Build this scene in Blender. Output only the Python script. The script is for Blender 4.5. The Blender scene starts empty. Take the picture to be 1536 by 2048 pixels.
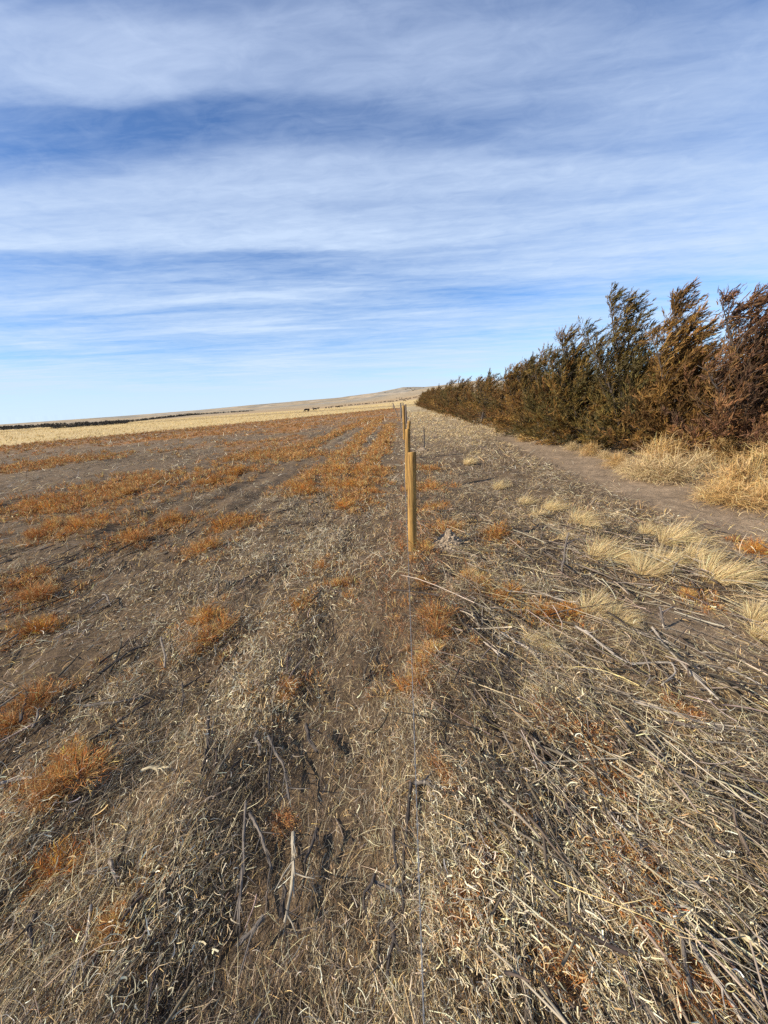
import bpy, math, random
import numpy as np
from mathutils import Vector, Matrix

# ------------------------------------------------------------------ camera
SC = bpy.context.scene
COL = SC.collection
FPX, CAM_H = 768.0, 1.6                       # focal length in pixels of the 1536x2048 frame, eye height (m)
ROLL = math.radians(3.5)
PITCH = math.atan(218 / FPX * math.cos(ROLL))

def cam_axes(yaw):
    f = np.array([math.sin(yaw) * math.cos(PITCH), math.cos(yaw) * math.cos(PITCH), -math.sin(PITCH)])
    r0 = np.array([math.cos(yaw), -math.sin(yaw), 0.0]); u0 = np.cross(r0, f)
    return math.cos(ROLL) * r0 - math.sin(ROLL) * u0, math.sin(ROLL) * r0 + math.cos(ROLL) * u0, f

_r, _u, _f = cam_axes(0.0)
_d = _f + (805 - 768) / FPX * _r + (1024 - 804) / FPX * _u
CR, CU, CF = cam_axes(-math.atan2(_d[0], _d[1]))     # the fence line runs along world +Y

cam_data = bpy.data.cameras.new('camera')
cam = bpy.data.objects.new('camera', cam_data); COL.objects.link(cam)
cam_data.sensor_fit = 'VERTICAL'; cam_data.sensor_height = 36.0; cam_data.sensor_width = 27.0
cam_data.lens = 36.0 * FPX / 2048
cam_data.clip_start = 0.05; cam_data.clip_end = 30000
cam.matrix_world = Matrix(((CR[0], CU[0], -CF[0], 0), (CR[1], CU[1], -CF[1], 0), (CR[2], CU[2], -CF[2], CAM_H), (0, 0, 0, 1)))
SC.camera = cam

# ------------------------------------------------------------------ sun, sky, exposure
SUN_EL, SHADOW_AZ = math.radians(32), math.radians(68)     # shadows fall to the right and away
SUN_STRENGTH, SKY_STRENGTH = 5.0, 0.075
sun_d = bpy.data.lights.new('sun', 'SUN'); sun_d.energy = SUN_STRENGTH; sun_d.angle = math.radians(0.5)
sun_d.color = (1.0, 0.905, 0.765)
sun = bpy.data.objects.new('sun', sun_d); COL.objects.link(sun)
sun.rotation_euler = Vector((math.sin(SHADOW_AZ) * math.cos(SUN_EL), math.cos(SHADOW_AZ) * math.cos(SUN_EL), -math.sin(SUN_EL))).to_track_quat('-Z', 'Y').to_euler()
SC.view_settings.view_transform = 'Standard'; SC.view_settings.look = 'None'
SC.view_settings.exposure = 0.52; SC.view_settings.gamma = 1.0
SC.cycles.max_bounces = 5; SC.cycles.diffuse_bounces = 3; SC.cycles.transparent_max_bounces = 4
SC.cycles.use_denoising = False

class NT:
    """small helper to write node trees"""
    def __init__(s, tree): s.t = tree
    def n(s, typ, **kw):
        nd = s.t.nodes.new(typ)
        for k, v in kw.items(): setattr(nd, k, v)
        return nd
    def l(s, a, b): s.t.links.new(a, b)
    def math(s, op, a, b=None, c=None, clamp=False):
        nd = s.t.nodes.new('ShaderNodeMath'); nd.operation = op; nd.use_clamp = clamp
        for i, v in enumerate((a, b, c)):
            if v is None: continue
            if isinstance(v, (int, float)): nd.inputs[i].default_value = v
            else: s.l(v, nd.inputs[i])
        return nd.outputs[0]
    def noise(s, vec, scale, detail=4, rough=.55, dist=0.0):
        nd = s.t.nodes.new('ShaderNodeTexNoise')
        nd.inputs['Scale'].default_value = scale; nd.inputs['Detail'].default_value = detail
        nd.inputs['Roughness'].default_value = rough; nd.inputs['Distortion'].default_value = dist
        if vec is not None: s.l(vec, nd.inputs['Vector'])
        return nd.outputs['Fac']
    def ramp(s, fac, stops, interp='EASE'):
        nd = s.t.nodes.new('ShaderNodeValToRGB'); cr = nd.color_ramp; cr.interpolation = interp
        for i, (p, c) in enumerate(stops):
            e = cr.elements[i] if i < 2 else cr.elements.new(p)
            e.position = p
        for e, (p, c) in zip(sorted(cr.elements, key=lambda e: e.position), sorted(stops)):
            e.color = (c, c, c, 1) if isinstance(c, (int, float)) else (*c, 1)
        s.l(fac, nd.inputs[0]); return nd.outputs[0]
    def mix(s, fac, a, b, blend='MIX'):
        nd = s.t.nodes.new('ShaderNodeMix'); nd.data_type = 'RGBA'; nd.blend_type = blend
        for sock, v in ((nd.inputs['Factor'], fac), (nd.inputs[6], a), (nd.inputs[7], b)):
            if isinstance(v, (int, float)): sock.default_value = v
            elif isinstance(v, tuple): sock.default_value = (*v, 1)
            else: s.l(v, sock)
        return nd.outputs[2]
    def comb(s, x, y, z):
        nd = s.t.nodes.new('ShaderNodeCombineXYZ')
        for i, v in enumerate((x, y, z)):
            if isinstance(v, (int, float)): nd.inputs[i].default_value = v
            else: s.l(v, nd.inputs[i])
        return nd.outputs[0]

world = bpy.data.worlds.new('World'); SC.world = world; world.use_nodes = True
wt = NT(world.node_tree); bg = world.node_tree.nodes['Background']
sky = wt.n('ShaderNodeTexSky', sky_type='NISHITA', sun_disc=False)
sky.sun_elevation = SUN_EL; sky.sun_rotation = math.radians(180) + SHADOW_AZ
sky.altitude = 1300; sky.air_density = 1.0; sky.dust_density = 0.3; sky.ozone_density = 2.5
tc = wt.n('ShaderNodeTexCoord'); sx = wt.n('ShaderNodeSeparateXYZ'); wt.l(tc.outputs['Generated'], sx.inputs[0])
X, Y, Z = sx.outputs
zc = wt.math('MAXIMUM', Z, 0.015)
px_, py_ = wt.math('DIVIDE', X, zc), wt.math('DIVIDE', Y, zc)          # position on the flat layer the cirrus lies in
pl = wt.comb(px_, py_, 0.0)
warp = wt.noise(wt.comb(wt.math('MULTIPLY', px_, 0.35), wt.math('MULTIPLY', py_, 0.8), 3.1), 1.0, 3, .5)
warpf = wt.noise(wt.comb(wt.math('MULTIPLY', px_, 1.1), wt.math('MULTIPLY', py_, 3.0), 7.7), 1.0, 6, .6)
ya = wt.math('ADD', py_, wt.math('MULTIPLY', wt.math('SUBTRACT', warp, 0.5), 0.9))
ya = wt.math('ADD', ya, wt.math('MULTIPLY', wt.math('SUBTRACT', warpf, 0.5), 0.30))
el = wt.math('ADD', wt.math('DIVIDE', 1.0, wt.math('MAXIMUM', ya, 0.9)), wt.math('DIVIDE', wt.math('MULTIPLY', px_, 0.058), wt.math('MAXIMUM', py_, 0.3)))               # band coordinate (tangent of elevation ahead)
# two sets of cirrus bands, left and right, blended across
bl = wt.ramp(el, [(0.0, .78), (.05, .66), (.09, .50), (.135, .34), (.17, .58), (.20, .40), (.235, .64), (.275, .36), (.33, .18), (.355, .82), (.45, .74), (.52, .12), (.565, .08), (.62, .72), (.70, .72), (.76, .30), (.9, .25)])
br = wt.ramp(el, [(0.0, .80), (.06, .68), (.11, .46), (.17, .60), (.21, .32), (.25, .16), (.29, .56), (.34, .74), (.40, .66), (.47, .74), (.53, .44), (.60, .50), (.68, .52), (.76, .30), (.9, .22)])
side = wt.math('MULTIPLY_ADD', px_, 0.55, 0.55, clamp=True)
band = wt.mix(side, bl, br)
streak = wt.noise(wt.comb(wt.math('MULTIPLY', px_, 0.5), wt.math('MULTIPLY', py_, 3.2), 1.3), 1.0, 8, .62, .4)
lowst = wt.noise(wt.comb(wt.math('MULTIPLY', wt.math('DIVIDE', px_, wt.math('MAXIMUM', py_, .3)), 2.2), wt.math('MULTIPLY', el, 34.0), 5.5), 1.0, 7, .6, .5)
lowk = wt.math('MULTIPLY', wt.math('SUBTRACT', 1.0, wt.math('MULTIPLY', el, 2.2, clamp=True), clamp=True), wt.math('MULTIPLY', el, 14.0, clamp=True))
fine = wt.noise(wt.comb(wt.math('MULTIPLY', px_, 5.0), wt.math('MULTIPLY', py_, 9.0), 2.3), 1.0, 6, .62, .8)
dens = wt.math('ADD', band, wt.math('MULTIPLY', wt.math('SUBTRACT', streak, 0.5), 0.95))
dens = wt.math('ADD', dens, wt.math('MULTIPLY', wt.math('MULTIPLY', wt.math('SUBTRACT', lowst, 0.46), 3.2), lowk))
dens = wt.math('ADD', dens, wt.math('MULTIPLY', wt.math('SUBTRACT', fine, 0.5), 0.50), clamp=True)
SKY_K = 1.0 / SKY_STRENGTH
tint = wt.mix(1.0, sky.outputs[0], (1.05, 1.30, 1.62), 'MULTIPLY')
cloudc = wt.mix(wt.math('MULTIPLY', Z, 1.6, clamp=True), (0.46 * SKY_K, 0.585 * SKY_K, 0.745 * SKY_K), (0.39 * SKY_K, 0.475 * SKY_K, 0.65 * SKY_K))
skyc = wt.mix(dens, tint, cloudc)
wt.l(skyc, bg.inputs['Color']); bg.inputs['Strength'].default_value = SKY_STRENGTH

# ------------------------------------------------------------------ helpers
rng = np.random.default_rng(7)
random.seed(7)

def ray(px, py):
    d = CF + (px - 768) / FPX * CR + (1024 - py) / FPX * CU
    return d / np.linalg.norm(d)
def gp(px, py, z=0.0):
    """point of the level ground seen at a photo pixel"""
    d = ray(px, py); t = (z - CAM_H) / d[2]
    return d * t + np.array([0, 0, CAM_H])

_tab = rng.random((256, 256))
def vnoise(x, y):
    x = np.asarray(x, float); y = np.asarray(y, float)
    xi = np.floor(x).astype(int); yi = np.floor(y).astype(int); fx = x - xi; fy = y - yi
    fx = fx * fx * (3 - 2 * fx); fy = fy * fy * (3 - 2 * fy)
    a = _tab[xi & 255, yi & 255]; b = _tab[(xi + 1) & 255, yi & 255]; c = _tab[xi & 255, (yi + 1) & 255]; d = _tab[(xi + 1) & 255, (yi + 1) & 255]
    return (a * (1 - fx) + b * fx) * (1 - fy) + (c * (1 - fx) + d * fx) * fy
def fbm(x, y, o=4, g=.5):
    s = 0; a = 1; t = 0
    for i in range(o):
        s = s + a * vnoise(x * 2 ** i + 17.3 * i, y * 2 ** i + 9.1 * i); t += a; a *= g
    return s / t
def sstep(a, b, x):
    t = np.clip((x - a) / (b - a), 0, 1); return t * t * (3 - 2 * t)

# terrain: level near the camera, the far plain and hills follow the skyline of the photograph
_cx = np.array([-1400, -500, 0, 250, 400, 500, 630, 680, 752, 807, 850, 895, 945, 1100, 1400, 2400], float)
_off = {600: [-5, -6, -6, -4.5, -3.5, -3, -2, -1, 0.5, 4, 7, 8, 8, 8, 4, 0],
        1200: [-5, -5, -5, -5, -3, -1, 0.5, 2, 5, 9, 12, 14, 14, 13, 7, 2],
        2000: [-2, -2, -2, -1.5, 1, 4, 7, 8.5, 12, 17, 20, 22, 23, 21, 12, 5],
        3000: [5, 4, 4, 6, 8.5, 12, 15, 16, 21, 29.0, 26.5, 28, 32, 26, 18, 9]}
def _elev(px, off):
    hy = 806 - (px - 768) * math.tan(ROLL); d = ray(px, hy - off); return math.atan2(d[0], d[1]), d[2] / math.hypot(d[0], d[1])
_az = np.array([_elev(c, 0)[0] for c in _cx])
_RK = [0, 150, 280, 600, 1200, 2000, 3000, 4200, 9000]
_ZK = []
for R in _RK:
    if R in _off: _ZK.append([CAM_H + _elev(c, o)[1] * R for c, o in zip(_cx, _off[R])])
    elif R <= 150: _ZK.append([0.0] * len(_cx))
    elif R == 280: _ZK.append([0.35 * (CAM_H + _elev(c, o)[1] * 600) for c, o in zip(_cx, _off[600])])
    else: _ZK.append([0.25 * (CAM_H + _elev(c, o)[1] * 3000) - 30 for c, o in zip(_cx, _off[3000])])
_ZK = np.array(_ZK)
def far_z(x, y):
    r = np.hypot(x, y); az = np.arctan2(x, y)
    zs = np.array([np.interp(az, _az, row) for row in _ZK])
    r = np.minimum(r, 8999); k = np.clip(np.searchsorted(_RK, r, side='right') - 1, 0, len(_RK) - 2)
    r0 = np.array(_RK, float)[k]; r1 = np.array(_RK, float)[k + 1]; t = (r - r0) / (r1 - r0); t = np.where(r > 2000, t * t * (3 - 2 * t), t)
    a = np.take_along_axis(zs, k[None], 0)[0]; b = np.take_along_axis(zs, (k + 1)[None], 0)[0]
    z = a * (1 - t) + b * t
    rough = sstep(900, 2600, r) * (1 - sstep(2700, 3000, r) * .8)
    z = z + rough * (fbm(x / 170, y / 230, 5, .55) - .5) * 26 * sstep(-.35, .25, az) + rough * (fbm(x / 60, y / 60, 3) - .5) * 5
    return z
MOUNDS = []
def gz(x, y):
    """height of the ground sheet"""
    x = np.asarray(x, float); y = np.asarray(y, float); r = np.hypot(x, y)
    near = 1 - sstep(14, 60, r)
    z = near * ((fbm(x / 1.7, y / 2.3, 3) - .5) * .12 + (fbm(x / .33 + 40, y / .4, 3) - .5) * .06 + (fbm(x / .07 + 9, y / .07, 2) - .5) * .016)
    rows = sstep(-.4, -1.2, x) * near
    z = z + rows * .030 * np.sin(x * 2 * math.pi / .76 + 5 * fbm(x / 2, y / 4, 3)) * sstep(.38, .6, fbm(x / 1.4 + 7, y / 3 + 21, 3))
    z = z - .03 * near * (1 - sstep(.25, .5, np.abs(x + .42)))
    z = np.where(r > 120, z + far_z(x, y), z)
    return z
def gz1(x, y): return float(gz(np.array([x]), np.array([y]))[0])

def mat(name, base=(.5, .5, .5), rough=.8, spec=.3, attr=None, transl=0.0, metal=0.0):
    m = bpy.data.materials.new(name); m.use_nodes = True; t = NT(m.node_tree)
    b = m.node_tree.nodes['Principled BSDF']
    b.inputs['Base Color'].default_value = (*base, 1); b.inputs['Roughness'].default_value = rough
    b.inputs['Specular IOR Level'].default_value = spec; b.inputs['Metallic'].default_value = metal
    if attr:
        a = t.n('ShaderNodeAttribute', attribute_name=attr); t.l(a.outputs['Color'], b.inputs['Base Color'])
        if transl > 0:
            tr = t.n('ShaderNodeBsdfTranslucent'); t.l(a.outputs['Color'], tr.inputs['Color'])
            mx = t.n('ShaderNodeMixShader'); mx.inputs[0].default_value = transl
            out = m.node_tree.nodes['Material Output']
            t.l(b.outputs[0], mx.inputs[1]); t.l(tr.outputs[0], mx.inputs[2]); t.l(mx.outputs[0], out.inputs['Surface'])
    return m, t, b

M_STRAW = mat('dry_straw', rough=.65, spec=.25, attr='Col', transl=.18)[0]
M_FOLI = mat('juniper_foliage', rough=.75, spec=.2, attr='Col', transl=.12)[0]
M_STALK = mat('weathered_stalk', rough=.8, spec=.2, attr='Col')[0]

class Bag:
    """collects strips and tubes, then links them as one mesh object"""
    def __init__(s): s.v = []; s.f = []; s.c = []; s.n = 0
    def add(s, v, f, c):
        s.v.append(v); s.f.append(f + s.n); s.c.append(c); s.n += len(v)
    def mesh(s, name, material, smooth=True):
        v = np.concatenate(s.v).astype(np.float32); c = np.concatenate(s.c).astype(np.float32)
        f = np.concatenate(s.f).astype(np.int32)
        me = bpy.data.meshes.new(name)
        me.vertices.add(len(v)); me.vertices.foreach_set('co', v.ravel())
        me.loops.add(f.size); me.loops.foreach_set('vertex_index', f.ravel())
        me.polygons.add(len(f)); me.polygons.foreach_set('loop_start', np.arange(0, f.size, f.shape[1], dtype=np.int32))
        a = me.color_attributes.new('Col', 'FLOAT_COLOR', 'POINT')
        a.data.foreach_set('color', np.concatenate([c, np.ones((len(c), 1), np.float32)], 1).ravel())
        me.update(calc_edges=True)
        if smooth: me.polygons.foreach_set('use_smooth', np.ones(len(f), bool))
        me.materials.append(material)
        return me
    def build(s, name, material, parent=None, smooth=True):
        o = bpy.data.objects.new(name, s.mesh(name, material, smooth)); COL.objects.link(o)
        if parent is not None: o.parent = parent
        return o
    def strips(s, P, head, pitch, L, W, yaw=0., pb=0., roll=0., col=None, n=3, tip=.3, wob=0., root=1.0):
        """bent tapering strips: start points, heading, pitch, length, width, bend in yaw and pitch, roll of the blade"""
        N = len(P); one = np.ones(N)
        head, pitch, L, W, yaw, pb, roll = (np.asarray(q, float) * one for q in (head, pitch, L, W, yaw, pb, roll))
        p = np.array(P, float); rows = []
        for k in range(n + 1):
            t = k / n; h = head + yaw * t; q = pitch + pb * t
            if wob: h = h + rng.normal(0, wob, N); q = q + rng.normal(0, wob * .6, N)
            d = np.stack([np.sin(h) * np.cos(q), np.cos(h) * np.cos(q), np.sin(q)], 1)
            sd = np.stack([np.cos(h), -np.sin(h), 0 * h], 1); up = np.cross(sd, d)
            b = sd * np.cos(roll)[:, None] + up * np.sin(roll)[:, None]
            w = W * (root + (1 - root) * min(1, t * 2)) * (1 - (1 - tip) * t ** 1.5) * .5
            rows.append(p - b * w[:, None]); rows.append(p + b * w[:, None])
            p = p + d * (L / n)[:, None]
        v = np.stack(rows, 1).reshape(-1, 3); m = 2 * (n + 1)
        q = np.array([[2 * k, 2 * k + 1, 2 * k + 3, 2 * k + 2] for k in range(n)])
        f = (np.arange(N)[:, None, None] * m + q[None]).reshape(-1, 4)
        s.add(v, f, np.repeat(col, m, 0))
        return p
    def tube(s, pts, rad, col, sides=6, cap=True, jit=0.0):
        """tube through points with a radius (or radii) and a colour per ring"""
        pts = np.array(pts, float); k = len(pts); rad = np.ones(k) * rad; col = np.ones((k, 3)) * np.asarray(col)
        tan = np.gradient(pts, axis=0); tan /= np.linalg.norm(tan, axis=1)[:, None] + 1e-9
        ref = np.array([0, 0, 1.]) if abs(tan[:, 2].mean()) < .8 else np.array([1., 0, 0])
        a = np.cross(tan, ref); a /= np.linalg.norm(a, axis=1)[:, None] + 1e-9; b = np.cross(a, tan)
        th = np.arange(sides) / sides * 2 * math.pi
        rr = rad[:, None] * (1 + jit * rng.normal(0, 1, (k, sides)))
        v = pts[:, None] + rr[..., None] * (np.cos(th)[None, :, None] * a[:, None] + np.sin(th)[None, :, None] * b[:, None])
        f = []
        for i in range(k - 1):
            for j in range(sides): f.append([i * sides + j, i * sides + (j + 1) % sides, (i + 1) * sides + (j + 1) % sides, (i + 1) * sides + j])
        v = v.reshape(-1, 3); c = np.repeat(col, sides, 0)
        if cap:
            for e, ring in ((0, 0), (k - 1, (k - 1) * sides)):
                ci = len(v); v = np.vstack([v, pts[e]]); c = np.vstack([c, col[e]])
                for j in range(0, sides, 2): f.append([ci, ring + j, ring + (j + 1) % sides, ring + (j + 2) % sides])
        s.add(v, np.array(f), c)

def rods(bag, P, head, pitch, L, rad, yaw, pb, col, n=4, sides=5):
    """many thin round stalks at once"""
    N = len(P); p = np.array(P, float); rows = []; th = np.arange(sides) / sides * 2 * math.pi
    for k in range(n + 1):
        t = k / n; h = head + yaw * t + rng.normal(0, .06, N); q = pitch + pb * t + rng.normal(0, .03, N)
        d = np.stack([np.sin(h) * np.cos(q), np.cos(h) * np.cos(q), np.sin(q)], 1); sd = np.stack([np.cos(h), -np.sin(h), 0 * h], 1); up = np.cross(sd, d)
        w = rad * (1.1 - .45 * t) * np.exp(rng.normal(0, .10, N))
        rows.append(p[:, None] + w[:, None, None] * np.exp(rng.normal(0, .12, (N, sides, 1))) * (np.cos(th)[None, :, None] * sd[:, None] + np.sin(th)[None, :, None] * up[:, None]))
        p = p + d * (L / n)[:, None]
    v = np.concatenate(rows, 1).reshape(-1, 3); m = (n + 1) * sides
    q = np.array([[k * sides + j, k * sides + (j + 1) % sides, (k + 1) * sides + (j + 1) % sides, (k + 1) * sides + j] for k in range(n) for j in range(sides)] + [[0, 1, 2, 3], [0, 3, 4, 4]][:1])
    f = (np.arange(N)[:, None, None] * m + q[None]).reshape(-1, 4)
    c = np.repeat(col[:, None], m, 1) * np.exp(rng.normal(0, .13, (N, m, 1))); bag.add(v, f, c.reshape(-1, 3))

def tag(o, label, cat=None, group=None, kind=None):
    o['label'] = label
    if cat: o['category'] = cat
    if group: o['group'] = group
    if kind: o['kind'] = kind
    return o
def empty(name, loc, label, cat, group=None, rz=0.0):
    o = bpy.data.objects.new(name, None); COL.objects.link(o); o.location = loc; o.rotation_euler = (0, 0, rz); o.empty_display_size = .2
    return tag(o, label, cat, group)
def pick(pal, n, sd=.12):
    pal = np.array(pal); c = pal[rng.integers(0, len(pal), n)]
    return np.clip(c * np.exp(rng.normal(0, sd, (n, 1))) * np.exp(rng.normal(0, .04, (n, 3))), .005, .9)

# palettes (linear base colours)
CREAM = [(.78, .66, .43), (.70, .58, .36), (.80, .70, .50)]
TAN = [(.60, .42, .195), (.48, .325, .145), (.66, .49, .26), (.39, .25, .115)]
GREYTAN = [(.36, .285, .20), (.27, .21, .15), (.46, .38, .27), (.15, .112, .08)]
BROWN = [(.16, .105, .06), (.12, .08, .05), (.21, .14, .08)]
OLIVE = [(.50, .40, .23), (.42, .32, .17), (.56, .46, .28)]
ORANGE = [(.47, .19, .042), (.39, .14, .032), (.52, .28, .08), (.30, .11, .03), (.50, .33, .13), (.36, .22, .09)]
GOLD = [(.58, .38, .13), (.50, .31, .10), (.62, .45, .20), (.42, .24, .07)]
PALE = [(.72, .56, .28), (.78, .64, .36), (.64, .47, .21), (.54, .39, .17)]

# ------------------------------------------------------------------ ground and hills
FIELD_EDGE = [gp(0, 893)[:2], gp(500, 845)[:2], gp(780, 817)[:2]]
ROWS = [(gp(640, 960), gp(765, 832), .34), (gp(700, 1003), gp(782, 850), .26), (gp(560, 915), gp(740, 838), .4)]
def edge_dist(x, y):
    """signed distance past the far edge of the weedy field (positive beyond it)"""
    pts = np.array(FIELD_EDGE); a = pts[0] + (pts[0] - pts[1]) * 30; b = pts[2] + (pts[2] - pts[1]) * 30
    P = np.vstack([a, pts, b])
    yy = np.interp(x, P[:, 0], P[:, 1]); sl = np.gradient(P[:, 1], P[:, 0]).mean()
    return (y - yy) / math.hypot(1, 2.6)
def path_w(x, y):
    """1 on the bare track beside the trees"""
    c = np.interp(y, [0, 3.8, 5.2, 7.2, 12.6, 20, 40], [4.0, 4.0, 4.2, 4.15, 4.2, 4.0, 3.9]); hw = np.interp(y, [0, 4, 6, 9, 13, 18], [1.05, 1.05, 1.0, .95, .7, .2])
    w = 1 - sstep(hw * .55, hw * 1.15, np.abs(x - c + .35 * (fbm(x / .9, y / 1.4, 3) - .5)))
    bare2 = np.exp(-(((x - 1.95) / .42) ** 2 + ((y - 2.35) / .38) ** 2))
    return np.clip(w * (1 - sstep(14, 22, y)) + .9 * bare2, 0, 1)
def bare_w(x, y):
    """bare strips in the trampled ground"""
    b = (1 - sstep(.12, .42, np.abs(x + .30 + .1 * np.sin(y * 1.3)))) * sstep(.4, .9, y) * (1 - sstep(3.2, 4.6, y)) * .75
    for cx, cy, sx_, sy_ in BARES: b = np.maximum(b, .85 * np.exp(-((x - cx) / sx_) ** 2 - ((y - cy) / sy_) ** 2))
    b = np.maximum(b, .6 * sstep(.56, .7, fbm(x / .8 + 3, y / 1.5 + 8, 3)) * sstep(0, -1.2, x) * sstep(1.6, 2.6, np.hypot(x, y)))
    return np.clip(np.maximum(b, path_w(x, y)), 0, 1)
BARES = [(*gp(200, 1300)[:2], .45, .35), (*gp(120, 1340)[:2], .4, .3), (*gp(1290, 1990)[:2], .09, .16), (*gp(720, 1730)[:2], .10, .14), (*gp(700, 1400)[:2], .2, .4), (*gp(230, 1220)[:2], .5, .2), (*gp(1050, 1430)[:2], .1, .12), (*gp(720, 1560)[:2], .14, .2)]

def ground_cols(x, y):
    r = np.hypot(x, y); n = fbm(x / 1.3, y / 1.3, 4); n2 = fbm(x / .25 + 5, y / .25, 3)
    soil = np.array([.152, .104, .060])
    c = soil[None] * (0.72 + .56 * n2)[:, None]
    pw = path_w(x, y); c = c * (1 - pw[:, None]) + pw[:, None] * np.array([.29, .208, .130]) * (.55 + .55 * n2 + .30 * n)[:, None]
    def lay(w, col):
        nonlocal c
        w = np.clip(w, 0, 1)[:, None]; c = c * (1 - w) + w * np.array(col)
    left = sstep(.1, -.6, x); ed = edge_dist(x, y)
    # weedy field: straw and rust weeds seen from afar
    lay(left * sstep(6, 22, r) * .5 * n * 1.2, (.26, .19, .115))
    pat = sstep(.47, .60, fbm(x / 3.1 + 2, y / 5 + 4, 4)); lay(left * sstep(10, 30, r) * (pat * .8 + .35 * sstep(22, 45, r)), (.34, .155, .045))
    lay(sstep(0, .8, x) * sstep(9, 24, y) * (1 - pw) * (.35 + .5 * n), (.38, .285, .165))
    lay(sstep(-.7, .7, x + .6 * n) * sstep(30, 60, y), (.42, .33, .19))
    # pale grassland beyond the field edge
    g1 = sstep(-1.5, 2.5, ed + 4 * (n - .5)); lay(g1, (.60, .44, .195)); lay(g1 * sstep(.45, .65, fbm(x / 14, y / 30, 4)) * .5, (.50, .36, .17))
    far = sstep(0, 1, (r - 150) / 140)
    lay(g1 * (1 - sstep(8, 30, np.abs(r - 170 - 25 * (fbm(x / 60, y / 60, 2) - .5)))) * .55, (.22, .15, .08))
    lay(sstep(280, 480, r + 120 * (fbm(x / 90, y / 90, 3) - .5)), (.40, .28, .15))
    lay(sstep(800, 1500, r + 500 * (fbm(x / 300, y / 300, 3) - .5)), (.37, .285, .175))
    lay(sstep(1200, 1900, r) * sstep(.48, .6, fbm(x / 210, y / 150, 4)), (.27, .24, .185))
    lay(sstep(1500, 2400, r) * sstep(.55, .63, fbm(x / 120 + 50, y / 90, 4)) * .7, (.45, .36, .25))
    return c

def polar(name, az, rr, material):
    A, Rr = np.meshgrid(az, rr, indexing='ij'); x = (Rr * np.sin(A)).ravel(); y = (Rr * np.cos(A)).ravel()
    b = Bag(); na, nr = len(az), len(rr); i = np.arange(na - 1)[:, None] * nr + np.arange(nr - 1)[None]
    f = np.stack([i, i + 1, i + nr + 1, i + nr], -1).reshape(-1, 4)
    b.add(np.stack([x, y, gz(x, y)], 1), f, ground_cols(x, y))
    return b.build(name, material)

mg, t, b = mat('soil', rough=.95, spec=.15, attr='Col')
geo = t.n('ShaderNodeNewGeometry'); pos = geo.outputs['Position']
n1 = t.noise(pos, 55, 5, .65); n2 = t.noise(pos, 9, 5, .6); n3 = t.noise(pos, 220, 3, .6)
at = [n for n in mg.node_tree.nodes if n.type == 'ATTRIBUTE'][0]
v1 = t.ramp(n1, [(.25, .50), (.5, .95), (.78, 1.55)], 'LINEAR'); v2 = t.ramp(n2, [(.3, .72), (.7, 1.28)], 'LINEAR')
cc = t.mix(1.0, t.mix(1.0, at.outputs['Color'], v1, 'MULTIPLY'), v2, 'MULTIPLY'); t.l(cc, b.inputs['Base Color'])
bp = t.n('ShaderNodeBump'); bp.inputs['Strength'].default_value = .9; bp.inputs['Distance'].default_value = .012
t.l(t.math('ADD', n1, t.math('MULTIPLY', n3, .4)), bp.inputs['Height']); t.l(bp.outputs[0], b.inputs['Normal'])
D = math.radians
azf = np.concatenate([np.linspace(-180, -64, 60), np.linspace(-63, 58, 760), np.linspace(59, 180, 60)]); azf = np.unwrap(np.radians(azf))
o = polar('ground', azf, np.concatenate([[.0], np.geomspace(.12, 700, 620)]), mg)
tag(o, 'dry trampled field soil with rust and straw coloured patches', 'ground', kind='structure')
mh, t, b = mat('hill_grass', rough=.95, spec=.1, attr='Col')
at = [n for n in mh.node_tree.nodes if n.type == 'ATTRIBUTE'][0]; geo = t.n('ShaderNodeNewGeometry')
v = t.ramp(t.noise(geo.outputs['Position'], .02, 8, .7), [(.3, .62), (.7, 1.35)], 'LINEAR'); t.l(t.mix(1.0, at.outputs['Color'], v, 'MULTIPLY'), b.inputs['Base Color'])
o = polar('hills', azf, np.geomspace(700, 8900, 260), mh)
tag(o, 'low dry grass hills and buttes along the horizon', 'hills', kind='structure')

def hit(px, py, r0=60, r1=3500):
    """where the line of sight of a photo pixel meets the far terrain"""
    d = ray(px, py); h = math.hypot(d[0], d[1]); rr = np.geomspace(r0, r1, 3000)
    x, y = d[0] / h * rr, d[1] / h * rr; dz = CAM_H + d[2] / h * rr - gz(x, y)
    k = np.nonzero(dz < 0)[0]; k = k[0] if len(k) else len(rr) - 1
    return np.array([x[k], y[k], gz1(x[k], y[k])]), rr[k]

# ------------------------------------------------------------------ fence: posts, stakes, wire
def wood_mat(name, light, dark, green):
    m, t, b = mat(name, rough=.7, spec=.25)
    tcn = t.n('ShaderNodeTexCoord'); mp = t.n('ShaderNodeMapping'); mp.inputs['Scale'].default_value = (1, 1, .06); t.l(tcn.outputs['Object'], mp.inputs[0])
    g = t.noise(mp.outputs[0], 62, 6, .7, .3); g2 = t.noise(mp.outputs[0], 24, 4, .6, .6); k = t.noise(tcn.outputs['Object'], 7, 4, .6)
    c = t.mix(t.ramp(g, [(.34, 0.0), (.62, 1.0)]), dark, light)
    c = t.mix(t.ramp(g2, [(.45, 0.0), (.68, .6)]), c, green)
    c = t.mix(t.ramp(k, [(.55, 0.0), (.72, .55)]), c, tuple(q * .45 for q in dark))
    t.l(c, b.inputs['Base Color'])
    bp = t.n('ShaderNodeBump'); bp.inputs['Strength'].default_value = .7; bp.inputs['Distance'].default_value = .006
    t.l(g, bp.inputs['Height']); t.l(bp.outputs[0], b.inputs['Normal'])
    return m
M_PINE = wood_mat('treated_pine', (.47, .27, .075), (.12, .06, .02), (.30, .185, .055))
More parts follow.
